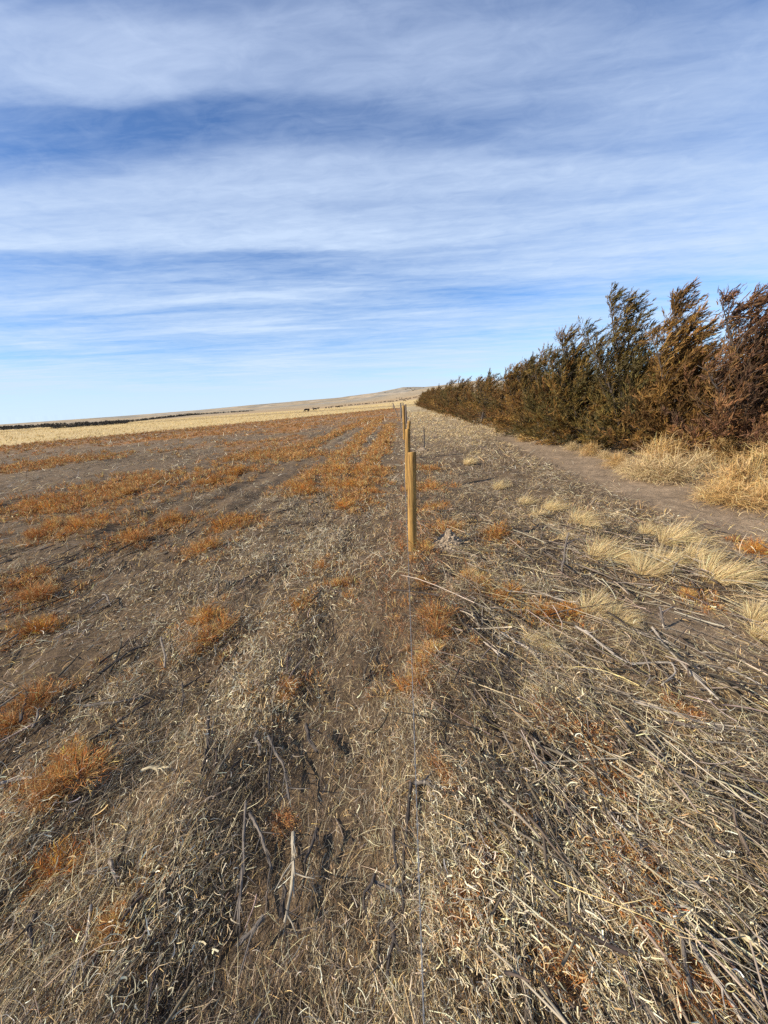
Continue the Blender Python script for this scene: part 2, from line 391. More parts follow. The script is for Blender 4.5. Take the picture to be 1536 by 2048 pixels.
M_OLD = wood_mat('old_grey_wood', (.22, .17, .13), (.09, .07, .06), (.15, .12, .10))
M_STEEL = mat('dark_steel', (.035, .03, .028), .6, .4)[0]
mw, t, b = mat('galvanised_wire', (.24, .235, .225), .55, .5, metal=.4)
M_WIRE = mw

def post_mesh(h, r, top_dx, top_dy, sides=28, rings=26, deep=.06):
    bag = Bag(); zz = np.concatenate([np.linspace(-deep, h - .012, rings), [h - .003, h]])
    rr = np.concatenate([r * (1.04 - .09 * np.linspace(0, 1, rings)), [r * .93, r * .87]])
    th = np.arange(sides) / sides * 2 * math.pi; v = []
    cph = rng.uniform(0, 6.28, 5)
    for z, q in zip(zz, rr):
        crack = sum(-.035 * np.exp(-((np.angle(np.exp(1j * (th - c - .1 * math.sin(z * 3 + c))))) / .12) ** 2) for c in cph)
        rad = q * (1 + crack + .018 * np.sin(2 * th + z * 2) + .01 * rng.normal(0, 1, sides) * (q > r * .9))
        s = max(z, 0) / h
        v.append(np.stack([rad * np.cos(th) + top_dx * s, rad * np.sin(th) + top_dy * s, np.full(sides, z) + (z > h - .013) * .006 * np.cos(th + 1)], 1))
    v = np.concatenate(v); f = [[i * sides + j, i * sides + (j + 1) % sides, (i + 1) * sides + (j + 1) % sides, (i + 1) * sides + j] for i in range(len(zz) - 1) for j in range(sides)]
    c = len(v); v = np.vstack([v, [[top_dx, top_dy, h - .001]]]); k = (len(zz) - 1) * sides
    f += [[c, k + j, k + j + 1, k + (j + 2) % sides] for j in range(0, sides, 2)]
    bag.add(v, np.array(f), np.ones((len(v), 3)) * .3)
    return bag
WIRE_A, WIRE_B = gp(848, 2048, .13), gp(816, 1098, .13)
def wire_x(y): return float(np.interp(y, [WIRE_A[1], WIRE_B[1], 17, 45], [WIRE_A[0], WIRE_B[0], -.06, -.2])) if y > WIRE_A[1] else float(WIRE_A[0] - .012 * (WIRE_A[1] - y))
def wire_z(y):
    s = (y % 3.5) / 3.5; return gz1(wire_x(y), y) * .3 + .135 + .02 * math.cos(s * 6.28) + .006 * math.sin(y * 9)

def fence_post(px, py, tx, ty, r, label, material=M_PINE, name='fence_post', staple=True):
    g = gp(px, py); d = ray(tx, ty); k = math.hypot(g[0], g[1]) / math.hypot(d[0], d[1]); top = d * k; h = CAM_H + top[2]
    x, y = g[0] , g[1] + r
    z0 = gz1(x, y)
    root = empty(name, (x, y, z0), label, 'post', 'posts along the fence line')
    post_mesh(h - z0, r, top[0] - g[0], top[1] - g[1] ).build('pole', material, root)
    if staple:
        b = Bag(); zz = wire_z(y) - z0; xs = -r * 1.0
        for q in (zz,): b.tube([(xs + .012, -.012, q - .012), (xs - .006, -.014, q - .012), (xs - .012, -.014, q), (xs - .006, -.014, q + .012), (xs + .012, -.012, q + .012)], .002, (.3, .3, .3), 5)
        b.build('staple', M_WIRE, root)
    return root
fence_post(825, 1109, 824, 905, .046, 'yellow treated pine fence post nearest the camera, beside the dirt mound')
fence_post(815.5, 980, 815.5, 858, .048, 'yellow pine fence post half hidden right behind the nearest post')
fence_post(813, 921, 818.5, 842, .047, 'short pine fence post leaning right above the second post')
fence_post(809, 880, 807, 811, .062, 'tall weathered pine post with dark top, beyond the leaning post')
# steel posts and the old fence corner farther on
def tpost(x, y, h, label, dx=0., dy=0., w=.035, cat='post'):
    z0 = gz1(x, y); b = Bag(); col = np.array([.03, .027, .025])
    root = empty('steel_post', (x, y, z0), label, cat, 'dark steel posts')
    def bar(x0, x1, y0, y1):
        v = np.array([(a + dx * (q > 0), c + dy * (q > 0), q) for q in (-.1, h) for a, c in ((x0, y0), (x1, y0), (x1, y1), (x0, y1))])
        b.add(v, np.array([[0, 1, 5, 4], [1, 2, 6, 5], [2, 3, 7, 6], [3, 0, 4, 7], [4, 5, 6, 7]]), np.tile(col, (8, 1)))
    bar(-w / 2, w / 2, -.004, .004); bar(-.004, .004, .0045, w)
    for q in np.arange(.12, h - .04, .09): b.tube([(dx * q / h, -.010, q), (dx * q / h, -.004, q + .012)], .006, col, 4, cap=False)
    b.build('shaft', M_STEEL, root, smooth=False)
    return root
q = gp(849, 900); tpost(q[0], q[1], .76, 'short dark steel stake standing alone right of the fence', .005)
q = gp(803, 837); tpost(q[0], q[1], 1.52, 'thin dark steel fence post just left of the tall weathered post', w=.10)
for i, (xx, yy, hh, dx, dy, rr, lab) in enumerate([(.22, 31, 1.42, 0, 0, .075, 'old grey wood post right of the tall weathered post top'), (-.28, 47, 1.5, .05, 0, .08, 'old grey wood post at the far fence corner'),
                                         (-.55, 44, 1.55, -.55, .4, .055, 'old grey brace pole slanting left at the far fence corner'), (.05, 58, 1.5, 0, 0, .08, 'old grey wood post farthest along the fence'), (-2.2, 92, 1.35, 0, 0, .07, 'small lone grey post on the pale grass left of the fence corner')]):
    z0 = gz1(xx, yy); root = empty('old_post', (xx, yy, z0), lab, 'post', 'old grey posts far along the fence')
    post_mesh(hh, rr, dx, dy, 10, 6).build('pole', M_OLD, root)

wb = Bag(); ys = np.concatenate([np.arange(-1.5, 6, .008), np.arange(6, 58, .25)])
core = np.array([(wire_x(q), q, wire_z(q) if q < 8 else .135 + .02 * math.cos(q * 1.8)) for q in ys])
near = ys < 6; gcol = np.array([.4, .4, .4])
for ph in (0, math.pi):
    p = core[near].copy(); a = ys[near] / .055 * 2 * math.pi + ph; p[:, 0] += .0013 * np.cos(a); p[:, 2] += .0013 * np.sin(a)
    wb.tube(p, .00125, gcol, 5)
wb.tube(core[~near], .0028, gcol, 4)
for yb in np.arange(-.6, 8, .125):
    x, z = wire_x(yb), wire_z(yb); a0 = rng.uniform(0, 6.28)
    wb.tube([(x + .0032 * math.cos(a0 + k), yb - .006 + k * .0008, z + .0032 * math.sin(a0 + k)) for k in np.linspace(0, 12.5, 22)], .0009, gcol, 4)
    for a in (a0, a0 + 3.14, a0 + 1.57, a0 + 4.71): wb.tube([(x, yb, z), (x + .014 * math.cos(a), yb + rng.normal(0, .004), z + .014 * math.sin(a))], [.001, .0004], gcol, 4)
tag(wb.build('barbed_wire', M_WIRE), 'single twisted barbed wire strung low along the fence line', 'wire')

# ------------------------------------------------------------------ dirt mounds
def mound(px, py, w, l, h, label, nclod):
    g = gp(px, py); b = Bag(); na, nr = 72, 22; v = []; z0 = gz1(g[0], g[1])
    for i in range(nr + 1):
        for j in range(na):
            t = i / nr; a = j / na * 2 * math.pi; rad = t * (1 + .22 * (fbm(np.array([math.cos(a) * 1.2 + 5]), np.array([math.sin(a) * 1.2 + px]), 3)[0] - .5) * 2)
            x, y = g[0] + w * rad * math.cos(a), g[1] + l * rad * math.sin(a)
            hh = h * (math.cos(min(t, 1) * math.pi) * .5 + .5) * (1 + .25 * math.sin(a + 1)) + .11 * h / .16 * (fbm(np.array([x / .09]), np.array([y / .09]), 3)[0] - .5) * (1 - t) ** .3
            v.append((x, y, gz1(x, y) * .7 + z0 * .3 + hh - .035 * t))
    f = [[i * na + j, i * na + (j + 1) % na, (i + 1) * na + (j + 1) % na, (i + 1) * na + j] for i in range(nr) for j in range(na)]
    v = np.array(v); c = np.array([.29, .22, .15]) * (.75 + .5 * fbm(v[:, 0] / .05, v[:, 1] / .05, 3))[:, None]
    b.add(v, np.array(f), c)
    for k in range(nclod):
        t = rng.random() ** .5; a = rng.uniform(0, 6.28); i = int(t * nr); p = v[i * na + int(a / 6.2832 * na) % na]
        s = rng.uniform(.006, .024); ring = []
        for zz, rr in ((-.5, .7), (.1, 1), (.6, .75), (.9, .3)):
            for m in range(6): ring.append((p[0] + s * rr * math.cos(m * 1.047 + k) * rng.uniform(.7, 1.2), p[1] + s * rr * math.sin(m * 1.047 + k) * rng.uniform(.7, 1.2), p[2] + s * zz * .8))
        ff = [[i2 * 6 + m, i2 * 6 + (m + 1) % 6, (i2 + 1) * 6 + (m + 1) % 6, (i2 + 1) * 6 + m] for i2 in range(3) for m in range(6)] + [[18, 19, 20, 21], [18, 21, 22, 23]]
        b.add(np.array(ring), np.array(ff), np.tile(np.array([.33, .255, .175]) * rng.uniform(.7, 1.25), (24, 1)))
    tag(b.build('dirt_mound', mg, smooth=False), label, 'mound', 'dug earth piles beside fence holes'); MOUNDS.append((g[0], g[1], max(w, l)))
mound(893, 1097, .29, .23, .145, 'pale crumbly dirt mound beside the nearest fence post', 420)
mound(843, 902, .32, .3, .10, 'dark low dirt pile at the foot of the steel stake', 80)

# ------------------------------------------------------------------ litter on the ground (stuff)
def scatter(n, r0, r1, a0=-56, a1=54, bias=1.0):
    if r0 < 1: a0, a1 = -75, 66; n = int(n * (1.28 if r1 < 4 else 1.15))
    """points in the wedge ahead, evenly in log distance times bias"""
    u = rng.random(n); r = (r0 ** bias + u * (r1 ** bias - r0 ** bias)) ** (1 / bias); a = np.radians(rng.uniform(a0, a1, n))
    return r * np.sin(a), r * np.cos(a), r
def keep(mask, *arr): return [q[mask] for q in arr]
def bedheading(x, n):
    h = np.where(x < 0, rng.normal(.10, .50, n), rng.normal(-.42, .5, n)); u = rng.random(n) < np.where(x < 0, .40, .55)
    return np.where(u, rng.uniform(0, 6.28, n), h + math.pi * rng.integers(0, 2, n))
def patchiness(x, y):
    a = sstep(.43, .59, fbm(x / .20 + 11, y / .30 + 2, 3)) * .85 + sstep(.42, .60, fbm(x / .9 + 31, y / 1.4 + 7, 3)) * .35
    rowp = sstep(.40, .60, fbm(x / .26 + 5, y / 2.4 + 3, 3))
    nr = sstep(2.6, 1.5, np.hypot(x, y)); return np.where(x < -.1, a * (.30 + .85 * rowp) * (1 - nr) + nr * (.35 + .6 * a), a)
def darkness(x, y):
    """where the litter is old and dark instead of fresh and pale"""
    l = sstep(.47, .60, fbm(x / .24 + 91, y / 1.1 + 12, 3)); r_ = sstep(.45, .58, fbm(x / .38 + 51, y / .5 + 82, 3))
    return np.where(x < -.1, l, r_)

# fine chaff and straw, thinning with distance
fine_b = Bag()
for (n, r0, r1, L, W, lay) in [(165000, .45, 3.2, (.014, .12), (.0008, .0022), .055), (160000, 3.0, 9, (.03, .17), (.0020, .0048), .06), (120000, 9, 28, (.06, .26), (.007, .014), .05), (50000, 28, 75, (.15, .5), (.02, .036), .05)]:
    x, y, r = scatter(n, r0, r1, bias=1.35 if r0 < 9 else 1.2); n = len(x)
    p = patchiness(x, y) * (1 - .90 * bare_w(x, y)); k = (rng.random(n) < .05 + p) & (edge_dist(x, y) < 3)
    k &= rng.random(n) < 1 - .80 * path_w(x, y)
    x, y, r, p = keep(k, x, y, r, p); n = len(x)
    z = gz(x, y) + .004 + rng.random(n) ** 1.6 * lay * np.clip(p, .1, 1.5) * (1.25 if r0 < 3 else 1 if r0 < 9 else .6)
    zone = rng.random(n); left = x < -.05
    cl = np.where((zone < .24)[:, None], pick(GREYTAN, n, .25), np.where((zone < .44)[:, None], pick(TAN, n, .22), np.where((zone < .84)[:, None], pick(BROWN + [(.095, .07, .045), (.075, .055, .038), (.20, .15, .095)], n, .25), pick(CREAM, n, .15))))
    redz = np.exp(-((x - .0) / .35) ** 2) * sstep(1.5, 2.5, y) * (1 - sstep(6, 9, y)); m = rng.random(n) < redz * .55; cl[m] = pick([(.40, .19, .075), (.34, .135, .05)], m.sum(), .25)
    m = left & (rng.random(n) < .26 * sstep(3.4, 1.4, r)); cl[m] = pick(OLIVE, m.sum(), .22)
    m = left & (rng.random(n) < .40 * sstep(.45, .6, fbm(x / .55 + 60, y / .9, 3)) * sstep(2.6, 4, r) * sstep(-3.6, -2, x)); cl[m] = pick(CREAM, m.sum(), .15)
    m = ~left & (rng.random(n) < .16); cl[m] = pick(OLIVE, m.sum(), .22)
    m = rng.random(n) < np.where(x < 0, .45, .66) * darkness(x, y) * (1 - sstep(9, 16, r)); cl[m] = pick([(.075, .057, .042), (.11, .083, .058), (.052, .041, .033), (.15, .115, .08)], m.sum(), .25)
    l = rng.uniform(*L, n) * np.exp(rng.normal(0, .3, n)); w = rng.uniform(*W, n)
    fine_b.strips(np.stack([x, y, z], 1), bedheading(x, n), rng.normal(.06, .34, n), l, w, yaw=rng.normal(0, .9, n), pb=rng.normal(-.1, .35, n), roll=rng.normal(0, .7, n), col=cl, n=3 if r0 < 9 else 2, tip=.4)
# small upright dead stubs of grass in the near field
x, y, r = scatter(62000, .45, 6.5, bias=1.3); k = (rng.random(len(x)) < .25 + .7 * sstep(.42, .62, fbm(x / .16 + 70, y / .16, 3))) & (rng.random(len(x)) < 1 - .8 * bare_w(x, y)); x, y, r = keep(k, x, y, r); n = len(x)
fine_b.strips(np.stack([x, y, gz(x, y) - .003], 1), rng.normal(1.0, 1.3, n), rng.uniform(.2, 1.25, n), rng.uniform(.02, .085, n) * (1 + r * .06), .0016 + r * .0006, yaw=rng.normal(0, .5, n), pb=rng.normal(-.7, .5, n), roll=rng.uniform(-1.5, 1.5, n), col=np.where((rng.random(n) < .5)[:, None], pick(TAN + GOLD[:1], n, .25), pick(BROWN + GREYTAN, n, .3)), n=3, tip=.25)
tag(fine_b.build('straw_litter', M_STRAW), 'fine broken straw and chaff strewn over the trampled field', 'straw', kind='stuff')

# pale curled dry leaves, mostly right of the wire and in heaps on the left
leaf_b = Bag()
cent = [gp(*p)[:2] for p in [(1160, 1760), (1190, 1880), (1130, 1850), (1240, 1700), (870, 1760), (830, 1880), (900, 1860), (990, 1620), (1090, 1900), (1420, 1960), (1400, 1800), (1480, 1750), (1000, 1780), (1310, 1610), (1100, 1650), (540, 1370), (470, 1440), (600, 1420), (440, 1410), (300, 1900), (60, 1890), (760, 1440), (700, 1480), (480, 1300), (560, 1250), (660, 1220), (370, 1230), (300, 1330), (180, 1440), (1010, 1850), (950, 1900), (1290, 1560), (1360, 1700), (1190, 1800), (1160, 1830), (1250, 1950), (400, 1760), (250, 1210), (240, 1240), (620, 1110), (640, 1150), (550, 1120), (600, 1000), (640, 1010), (500, 1130), (680, 1100), (900, 1650), (760, 1880), (60, 1660), (330, 1850), (1450, 1500), (1150, 1470)]]
N = 11500; ci = rng.integers(0, len(cent), N); c0 = np.array(cent)[ci]; rr = np.hypot(c0[:, 0], c0[:, 1])
xy = c0 + rng.normal(0, 1, (N, 2)) * (.045 + .055 * rr)[:, None]
x2, y2, r2 = scatter(3800, .5, 6, bias=1.3); xy = np.vstack([xy, np.stack([x2, y2], 1)]); x, y = xy[:, 0], xy[:, 1]; r = np.hypot(x, y)
k = (rng.random(len(x)) < 1 - .85 * bare_w(x, y)) & (rng.random(len(x)) < np.where(x > 0, .9, .62)) & (r > .4); x, y, r = keep(k, x, y, r); n = len(x)
leaf_b.strips(np.stack([x, y, gz(x, y) + .012 + rng.random(n) ** 1.4 * .085], 1), bedheading(x, n), rng.normal(.15, .5, n), rng.uniform(.012, .046, n) * np.exp(rng.normal(0, .35, n)) * (1 + r * .12), rng.uniform(.0012, .0042, n) * (1 + r * .18), yaw=rng.normal(0, 1.3, n), pb=rng.normal(-.4, 1.0, n), roll=rng.normal(0, .9, n), col=np.where((rng.random(n) < .55)[:, None], pick(CREAM, n, .18), pick(OLIVE + TAN, n, .25)), n=5, tip=.2, wob=.15)
N = 36000; ci = rng.integers(0, len(cent), N); c0 = np.array(cent)[ci]; rr = np.hypot(c0[:, 0], c0[:, 1])
xy = c0 + rng.normal(0, 1, (N, 2)) * (.05 + .085 * rr)[:, None] * np.array([.8, 1.25]); x, y = xy[:, 0], xy[:, 1]; r = np.hypot(x, y)
k = (rng.random(N) < (.25 + .9 * sstep(.38, .6, fbm(x / .13 + 3, y / .16 + 44, 3))) * (1 - .85 * bare_w(x, y))) & (r > .4); x, y, r = keep(k, x, y, r); n = len(x)
leaf_b.strips(np.stack([x, y, gz(x, y) + .01 + rng.random(n) ** 1.5 * .06], 1), bedheading(x, n), rng.normal(.12, .45, n), rng.uniform(.012, .045, n) * (1 + r * .14), rng.uniform(.0009, .0022, n) * (1 + r * .22), yaw=rng.normal(0, 1.2, n), pb=rng.normal(-.3, .7, n), roll=rng.normal(0, .9, n), col=np.where((rng.random(n) < .6)[:, None], pick(CREAM, n, .18), pick(OLIVE + TAN + GOLD[:1], n, .22)), n=3, tip=.3)
tag(leaf_b.build('leaf_litter', M_STRAW), 'pale curled dead leaves heaped among the stalks', 'dead leaves', kind='stuff')

# thin long fallen stems, thick on the right, branching
stem_b = Bag()
def stems(n, r0, r1, sel, hm, hs, L, W, pal, lift=.09, a0=-52, a1=52):
    x, y, r = scatter(n, r0, r1, a0, a1, bias=1.35); n = len(x); k = sel(x, y) > rng.random(n); x, y, r = keep(k, x, y, r); n = len(x)
    h = rng.normal(hm, hs, n) + math.pi * rng.integers(0, 2, n); ln = rng.uniform(*L, n) * np.exp(rng.normal(0, .25, n))
    P = np.stack([x, y, gz(x, y) + .006 + rng.random(n) ** 1.5 * lift], 1); cl = pick(pal, n, .2); w = rng.uniform(*W, n) * np.clip(.7 + r * .22, .8, 2.2)
    pit = rng.normal(.02, .10, n); yw = rng.normal(0, .5, n)
    for rl in (0.0, 1.57): stem_b.strips(P, h, pit, ln, w, yaw=yw, pb=-pit - .06, roll=rl, col=cl, n=5, tip=.35)
    for q in range(3):
        t = rng.uniform(.25, .8, n); d = np.stack([np.sin(h + yw * t * .5) * np.cos(pit), np.cos(h + yw * t * .5) * np.cos(pit), np.sin(pit)], 1)
        m = rng.random(n) < .6; stem_b.strips((P + d * (ln * t)[:, None])[m], (h + yw * t + rng.normal(0, .6, n))[m], rng.normal(.15, .3, n)[m], (ln * rng.uniform(.15, .4, n))[m], (w * .6)[m], yaw=rng.normal(0, .6, m.sum()), pb=-.2, roll=rng.uniform(0, 3, m.sum()), col=cl[m], n=3, tip=.3)
rt = lambda x, y: sstep(.05, .5, x) * (1 - .95 * path_w(x, y)) * (1 - sstep(3.4, 4.6, x)) * (.25 + .9 * sstep(.4, .6, fbm(x / .7, y / .9 + 20, 3)))
lf = lambda x, y: sstep(-.1, -.4, x) * (1 - bare_w(x, y)) * (.1 + .5 * sstep(.5, .65, fbm(x / .5, y / .9 + 50, 3)))
stems(2100, .45, 5.0, rt, -.42, .55, (.14, .50), (.0022, .0048), [(.30, .255, .20), (.21, .175, .135), (.44, .37, .27), (.13, .105, .08), (.40, .31, .17)])
stems(1500, .45, 4.2, rt, -.5, .9, (.10, .40), (.0018, .0034), [(.50, .42, .25), (.42, .33, .17), (.46, .38, .18)])
stems(1400, .5, 5.5, lf, .08, .33, (.10, .40), (.0024, .006), [(.20, .165, .13), (.13, .105, .085), (.28, .235, .18), (.09, .075, .06)], .03)
stems(900, 5, 12, rt, -.3, .7, (.15, .5), (.002, .004), [(.36, .31, .24), (.24, .2, .16)], .05)
# coarse broken stalks, dark in the rows on the left, dark and bleached in the tangle on the right
def coarse(n, r0, r1, sel, hm, hs, L, rad, pal, lift):
    x, y, r = scatter(n, r0, r1, -52, 52, bias=1.3); n = len(x); k = sel(x, y) > rng.random(n); x, y, r = keep(k, x, y, r); n = len(x)
    h = rng.normal(hm, hs, n) + math.pi * rng.integers(0, 2, n); pit = rng.normal(.0, .09, n); ln = rng.uniform(*L, n) * np.exp(rng.normal(0, .3, n)) * np.clip(.75 + r * .1, .75, 1.15)
    rods(stem_b, np.stack([x, y, gz(x, y) + .004 + lift * rng.random(n) ** 1.4], 1), h, pit, ln, rng.uniform(*rad, n) * np.clip(.75 + r * .12, .8, 1.5), rng.normal(0, .22, n), -pit - .03, pick(pal, n, .22))
DK = [(.078, .058, .040), (.055, .043, .032), (.115, .088, .06), (.17, .132, .093)]; LT = [(.34, .275, .195), (.27, .22, .155), (.42, .35, .25), (.20, .16, .115)]
ldk = lambda x, y: sstep(-.08, -.35, x) * (.05 + .55 * darkness(x, y)) * (1 - .75 * bare_w(x, y)); rdk = lambda x, y: sstep(.04, .35, x) * (.18 + .7 * darkness(x, y)) * (1 - .93 * path_w(x, y)) * (1 - sstep(2.8, 4.2, x))
coarse(4300, .45, 7.0, ldk, .10, .34, (.07, .32), (.0022, .0070), DK, .06)
coarse(700, .45, 6.0, ldk, .10, .5, (.06, .22), (.002, .005), LT, .04)
coarse(4200, .45, 5.5, rdk, -.42, .65, (.08, .34), (.0024, .0064), DK, .09)
coarse(1900, .45, 4.4, lambda x, y: rdk(x, y) * sstep(.1, .5, x), -.45, .60, (.10, .42), (.002, .0052), LT, .10)
tag(stem_b.build('stem_litter', M_STALK), 'thin grey fallen weed stems matted over the ground', 'dead stems', kind='stuff')

# dry grass: windswept short grass right of the fence and pale grass at its far end
grass_b = Bag()
x, y, r = scatter(80000, 2.4, 60, -4, 40, bias=.9); w = sstep(.0, .9, x) * (1 - .95 * path_w(x, y)) * (1 - sstep(5.2, 6.5, x)) * (.10 + .75 * sstep(.46, .66, fbm(x / .6, y / .8 + 33, 3))) * sstep(2.2, 4.5, y) * (.62 + .4 * sstep(8, 18, y))
k = rng.random(len(x)) < w; x, y, r = keep(k, x, y, r); n = len(x)
for q in range(4):
    xx, yy = x + rng.normal(0, .03, n) * (1 + r * .1), y + rng.normal(0, .03, n) * (1 + r * .1)
    grass_b.strips(np.stack([xx, yy, gz(xx, yy) - .004], 1), rng.normal(1.2, .9, n), rng.uniform(.35, 1.25, n), rng.uniform(.04, .13, n) * (1 + r * .012),   .0014 + r * .00046, yaw=rng.normal(0, .4, n), pb=rng.normal(-.6, .4, n), roll=rng.uniform(-1.5, 1.5, n), col=np.where((rng.random(n) < .80 - .48 * sstep(8, 16, r))[:, None], pick(GREYTAN + BROWN, n, .25), pick(PALE + TAN, n, .2)), n=3, tip=.2)
x, y, r = scatter(9000, 30, 280, -60, 8, bias=.5); k = edge_dist(x, y) > rng.normal(1, 2, len(x)); x, y, r = keep(k, x, y, r); n = len(x)
for q in range(3):
    xx, yy = x + rng.normal(0, .12, n) * (1 + r * .01), y + rng.normal(0, .12, n) * (1 + r * .01)
    grass_b.strips(np.stack([xx, yy, gz(xx, yy) - .02], 1), rng.normal(1.2, 1., n), rng.uniform(.5, 1.3, n), rng.uniform(.15, .30, n), .02 + r * .0007, pb=-.3, roll=rng.uniform(-1, 1, n), col=pick([(.62, .46, .20), (.58, .43, .18), (.54, .38, .16)], n, .15), n=2, tip=.2)
tag(grass_b.build('dry_grass', M_STRAW), 'short dry tan grass beside the fence and over the plain', 'grass', kind='stuff')

# ------------------------------------------------------------------ rust weeds
def weed_bag(bag, P, H, W, pal, nb, wid, lean=.35):
    """bushy dried weeds: many ascending stems with side sprigs; one entry per plant centre"""
    N = len(P); idx = np.repeat(np.arange(N), nb); n = len(idx); a = rng.uniform(0, 6.28, n); q = rng.random(n) ** .6
    base = P[idx] + np.stack([np.cos(a), np.sin(a), 0 * a], 1) * (.22 * W[idx] * q)[:, None]
    tone = np.exp(rng.normal(0, .12, N))[idx][:, None]
    hd = math.pi / 2 - a + rng.normal(0, .5, n); el_ = np.clip(1.45 - q * 1.05 + rng.normal(0, .15, n), .1, 1.5); ln = H[idx] * rng.uniform(.55, 1.1, n) * (1 - .25 * q)
    cl = pick(pal, n, .33) * tone
    bag.strips(base, hd, el_, ln, wid[idx], yaw=rng.normal(0, .5, n), pb=rng.normal(-.25, .3, n), roll=rng.uniform(-1.5, 1.5, n), col=cl, n=3, tip=.4)
    d = np.stack([np.sin(hd) * np.cos(el_), np.cos(hd) * np.cos(el_), np.sin(el_)], 1)
    for s in range(4):
        t = rng.uniform(.3, 1.0, n); bag.strips(base + d * (ln * t)[:, None], hd + rng.normal(0, .9, n), el_ + rng.normal(-.2, .5, n), ln * rng.uniform(.15, .38, n), wid[idx] * .9, yaw=rng.normal(0, .8, n), pb=rng.normal(0, .5, n), roll=rng.uniform(-1.5, 1.5, n), col=np.clip(cl * rng.uniform(.85, 1.3, (n, 1)), 0, .8), n=2, tip=.5)
RUST = [(.64, .22, .025), (.54, .165, .02), (.66, .31, .045), (.27, .105, .03), (.54, .35, .11), (.19, .08, .035)]
WEEDPAL = [RUST, ORANGE, ORANGE + GOLD[:2], RUST + [(.42, .27, .10)]]
weed_mesh = []
for k in range(8):
    b_ = Bag(); weed_bag(b_, np.zeros((1, 3)), np.array([1.0]), np.array([1.0]), WEEDPAL[k % 4], (130, 190, 250)[k % 3], np.array([.013])); weed_mesh.append(b_.mesh('weed_clump', M_STRAW))
sprawl_mesh = []
for k in range(3):      # reddish creeping sprigs close to the ground
    b_ = Bag(); n = 130; a = rng.uniform(0, 6.28, n); q = rng.random(n) ** .5
    P = np.stack([np.cos(a) * q * .5, np.sin(a) * q * .6, .02 + .25 * rng.random(n)], 1); hd = rng.normal(.6, 1.1, n); cl = pick([(.50, .20, .05), (.42, .14, .04), (.54, .28, .09), (.24, .10, .04), (.46, .32, .15)], n, .25)
    e = b_.strips(P, hd, rng.uniform(.1, .8, n), rng.uniform(.2, .6, n), .016, yaw=rng.normal(0, .8, n), pb=-.4, roll=rng.uniform(-1.5, 1.5, n), col=cl, n=3, tip=.5)
    for s in range(6): b_.strips(e + rng.normal(0, .07, e.shape), hd + rng.normal(0, 1.2, n), rng.normal(.2, .5, n), rng.uniform(.05, .16, n), .026, roll=rng.uniform(-1.5, 1.5, n), col=np.clip(cl * rng.uniform(.8, 1.3, (n, 1)), 0, .8), n=2, tip=.5)
    sprawl_mesh.append(b_.mesh('weed_clump', M_STRAW))
PATCHES = [  # photo pixel, radius in pixels, where it stands
    (745, 945, 26, 'in the row left of the second post'), (722, 975, 30, 'in the near row left of the nearest post top'), (700, 1008, 24, 'at the near end of the row left of the nearest post'),
    (655, 945, 26, 'in the dense double row left of the fence'), (622, 972, 34, 'at the near end of the double row'), (600, 985, 24, 'just left of the double row near end'),
    (590, 915, 30, 'in the middle field above the double row'), (495, 915, 28, 'far out in the middle field'), (480, 945, 22, 'in the middle field below the far patch'), (430, 968, 22, 'beside a bleached twig heap in the middle field'),
    (310, 958, 55, 'in the long rust band across the left field'), (245, 975, 55, 'in the middle of the long rust band'), (185, 1000, 50, 'in the dense rust band of the left field'), (120, 1010, 42, 'near the left frame edge in the rust band'),
    (205, 1040, 60, 'in the big rust patch of the left field'), (150, 1060, 40, 'left side of the big rust patch'), (60, 1010, 36, 'at the left frame edge above the bare soil'), (60, 930, 45, 'far out by the left frame edge'), (160, 920, 40, 'far out above the rust band'),
    (490, 1040, 26, 'halfway between the rust patch and the fence'), (445, 1055, 22, 'on the shaded furrow left of the fence'), (360, 1045, 25, 'right of the big rust patch'), (395, 1105, 26, 'above the dark crossed stalks in the left field'), (270, 1085, 28, 'below the big rust patch'),
    (25, 1180, 38, 'tall one at the left frame edge'), (85, 1200, 24, 'next to the tall clump at the left edge'), (60, 1268, 28, 'low on the bare furrow at the left edge'), (425, 1238, 24, 'upper of two golden orange clumps in the left field'), (412, 1285, 32, 'lower bright golden orange clump in the left field'),
    (585, 1215, 16, 'small reddish upright sprig left of the wire'), (640, 1130, 18, 'small reddish sprig left of the nearest post'), (690, 1170, 18, 'small reddish sprig close left of the wire'), (575, 1385, 20, 'low dark rust sprig on the pale leaf heap'), (15, 1455, 42, 'bright orange at the left edge of the near field'),
    (140, 1545, 46, 'bright orange bush in the near left foreground'), (105, 1595, 26, 'golden lower side of the near left bush'), (105, 1755, 34, 'yellow brown feathery one in the lower left'), (238, 1865, 18, 'small yellow feather shaped one in the lower left'),
    (845, 1345, 34, 'red orange one just right of the wire'), (838, 1385, 26, 'dark red orange one touching the wire'), (872, 1258, 38, 'bushy rust one right of the wire'), (848, 1178, 14, 'slim upright rust one right of the wire'), (962, 1180, 22, 'above the grey stalks right of the wire'), (1012, 1205, 24, 'among grey stalks right of the wire'),
    (985, 1082, 24, 'right behind the dirt mound'), (850, 1100, 20, 'around the foot of the nearest post'), (862, 975, 18, 'right of the nearest post middle'), (865, 1018, 18, 'right of the nearest post lower half'), (850, 940, 14, 'right of the nearest post top'), (900, 1060, 20, 'behind the dirt mound near the post'),
    (1135, 1225, 20, 'small red one left of the pale grass tufts'), (1090, 1240, 16, 'small faded one between tuft and stalks'), (1250, 1130, 14, 'small faded one between two pale tufts'), (1380, 1190, 14, 'small dark red one by the bare soil on the right'), (1515, 1108, 18, 'low one on the track edge at the right frame side')]
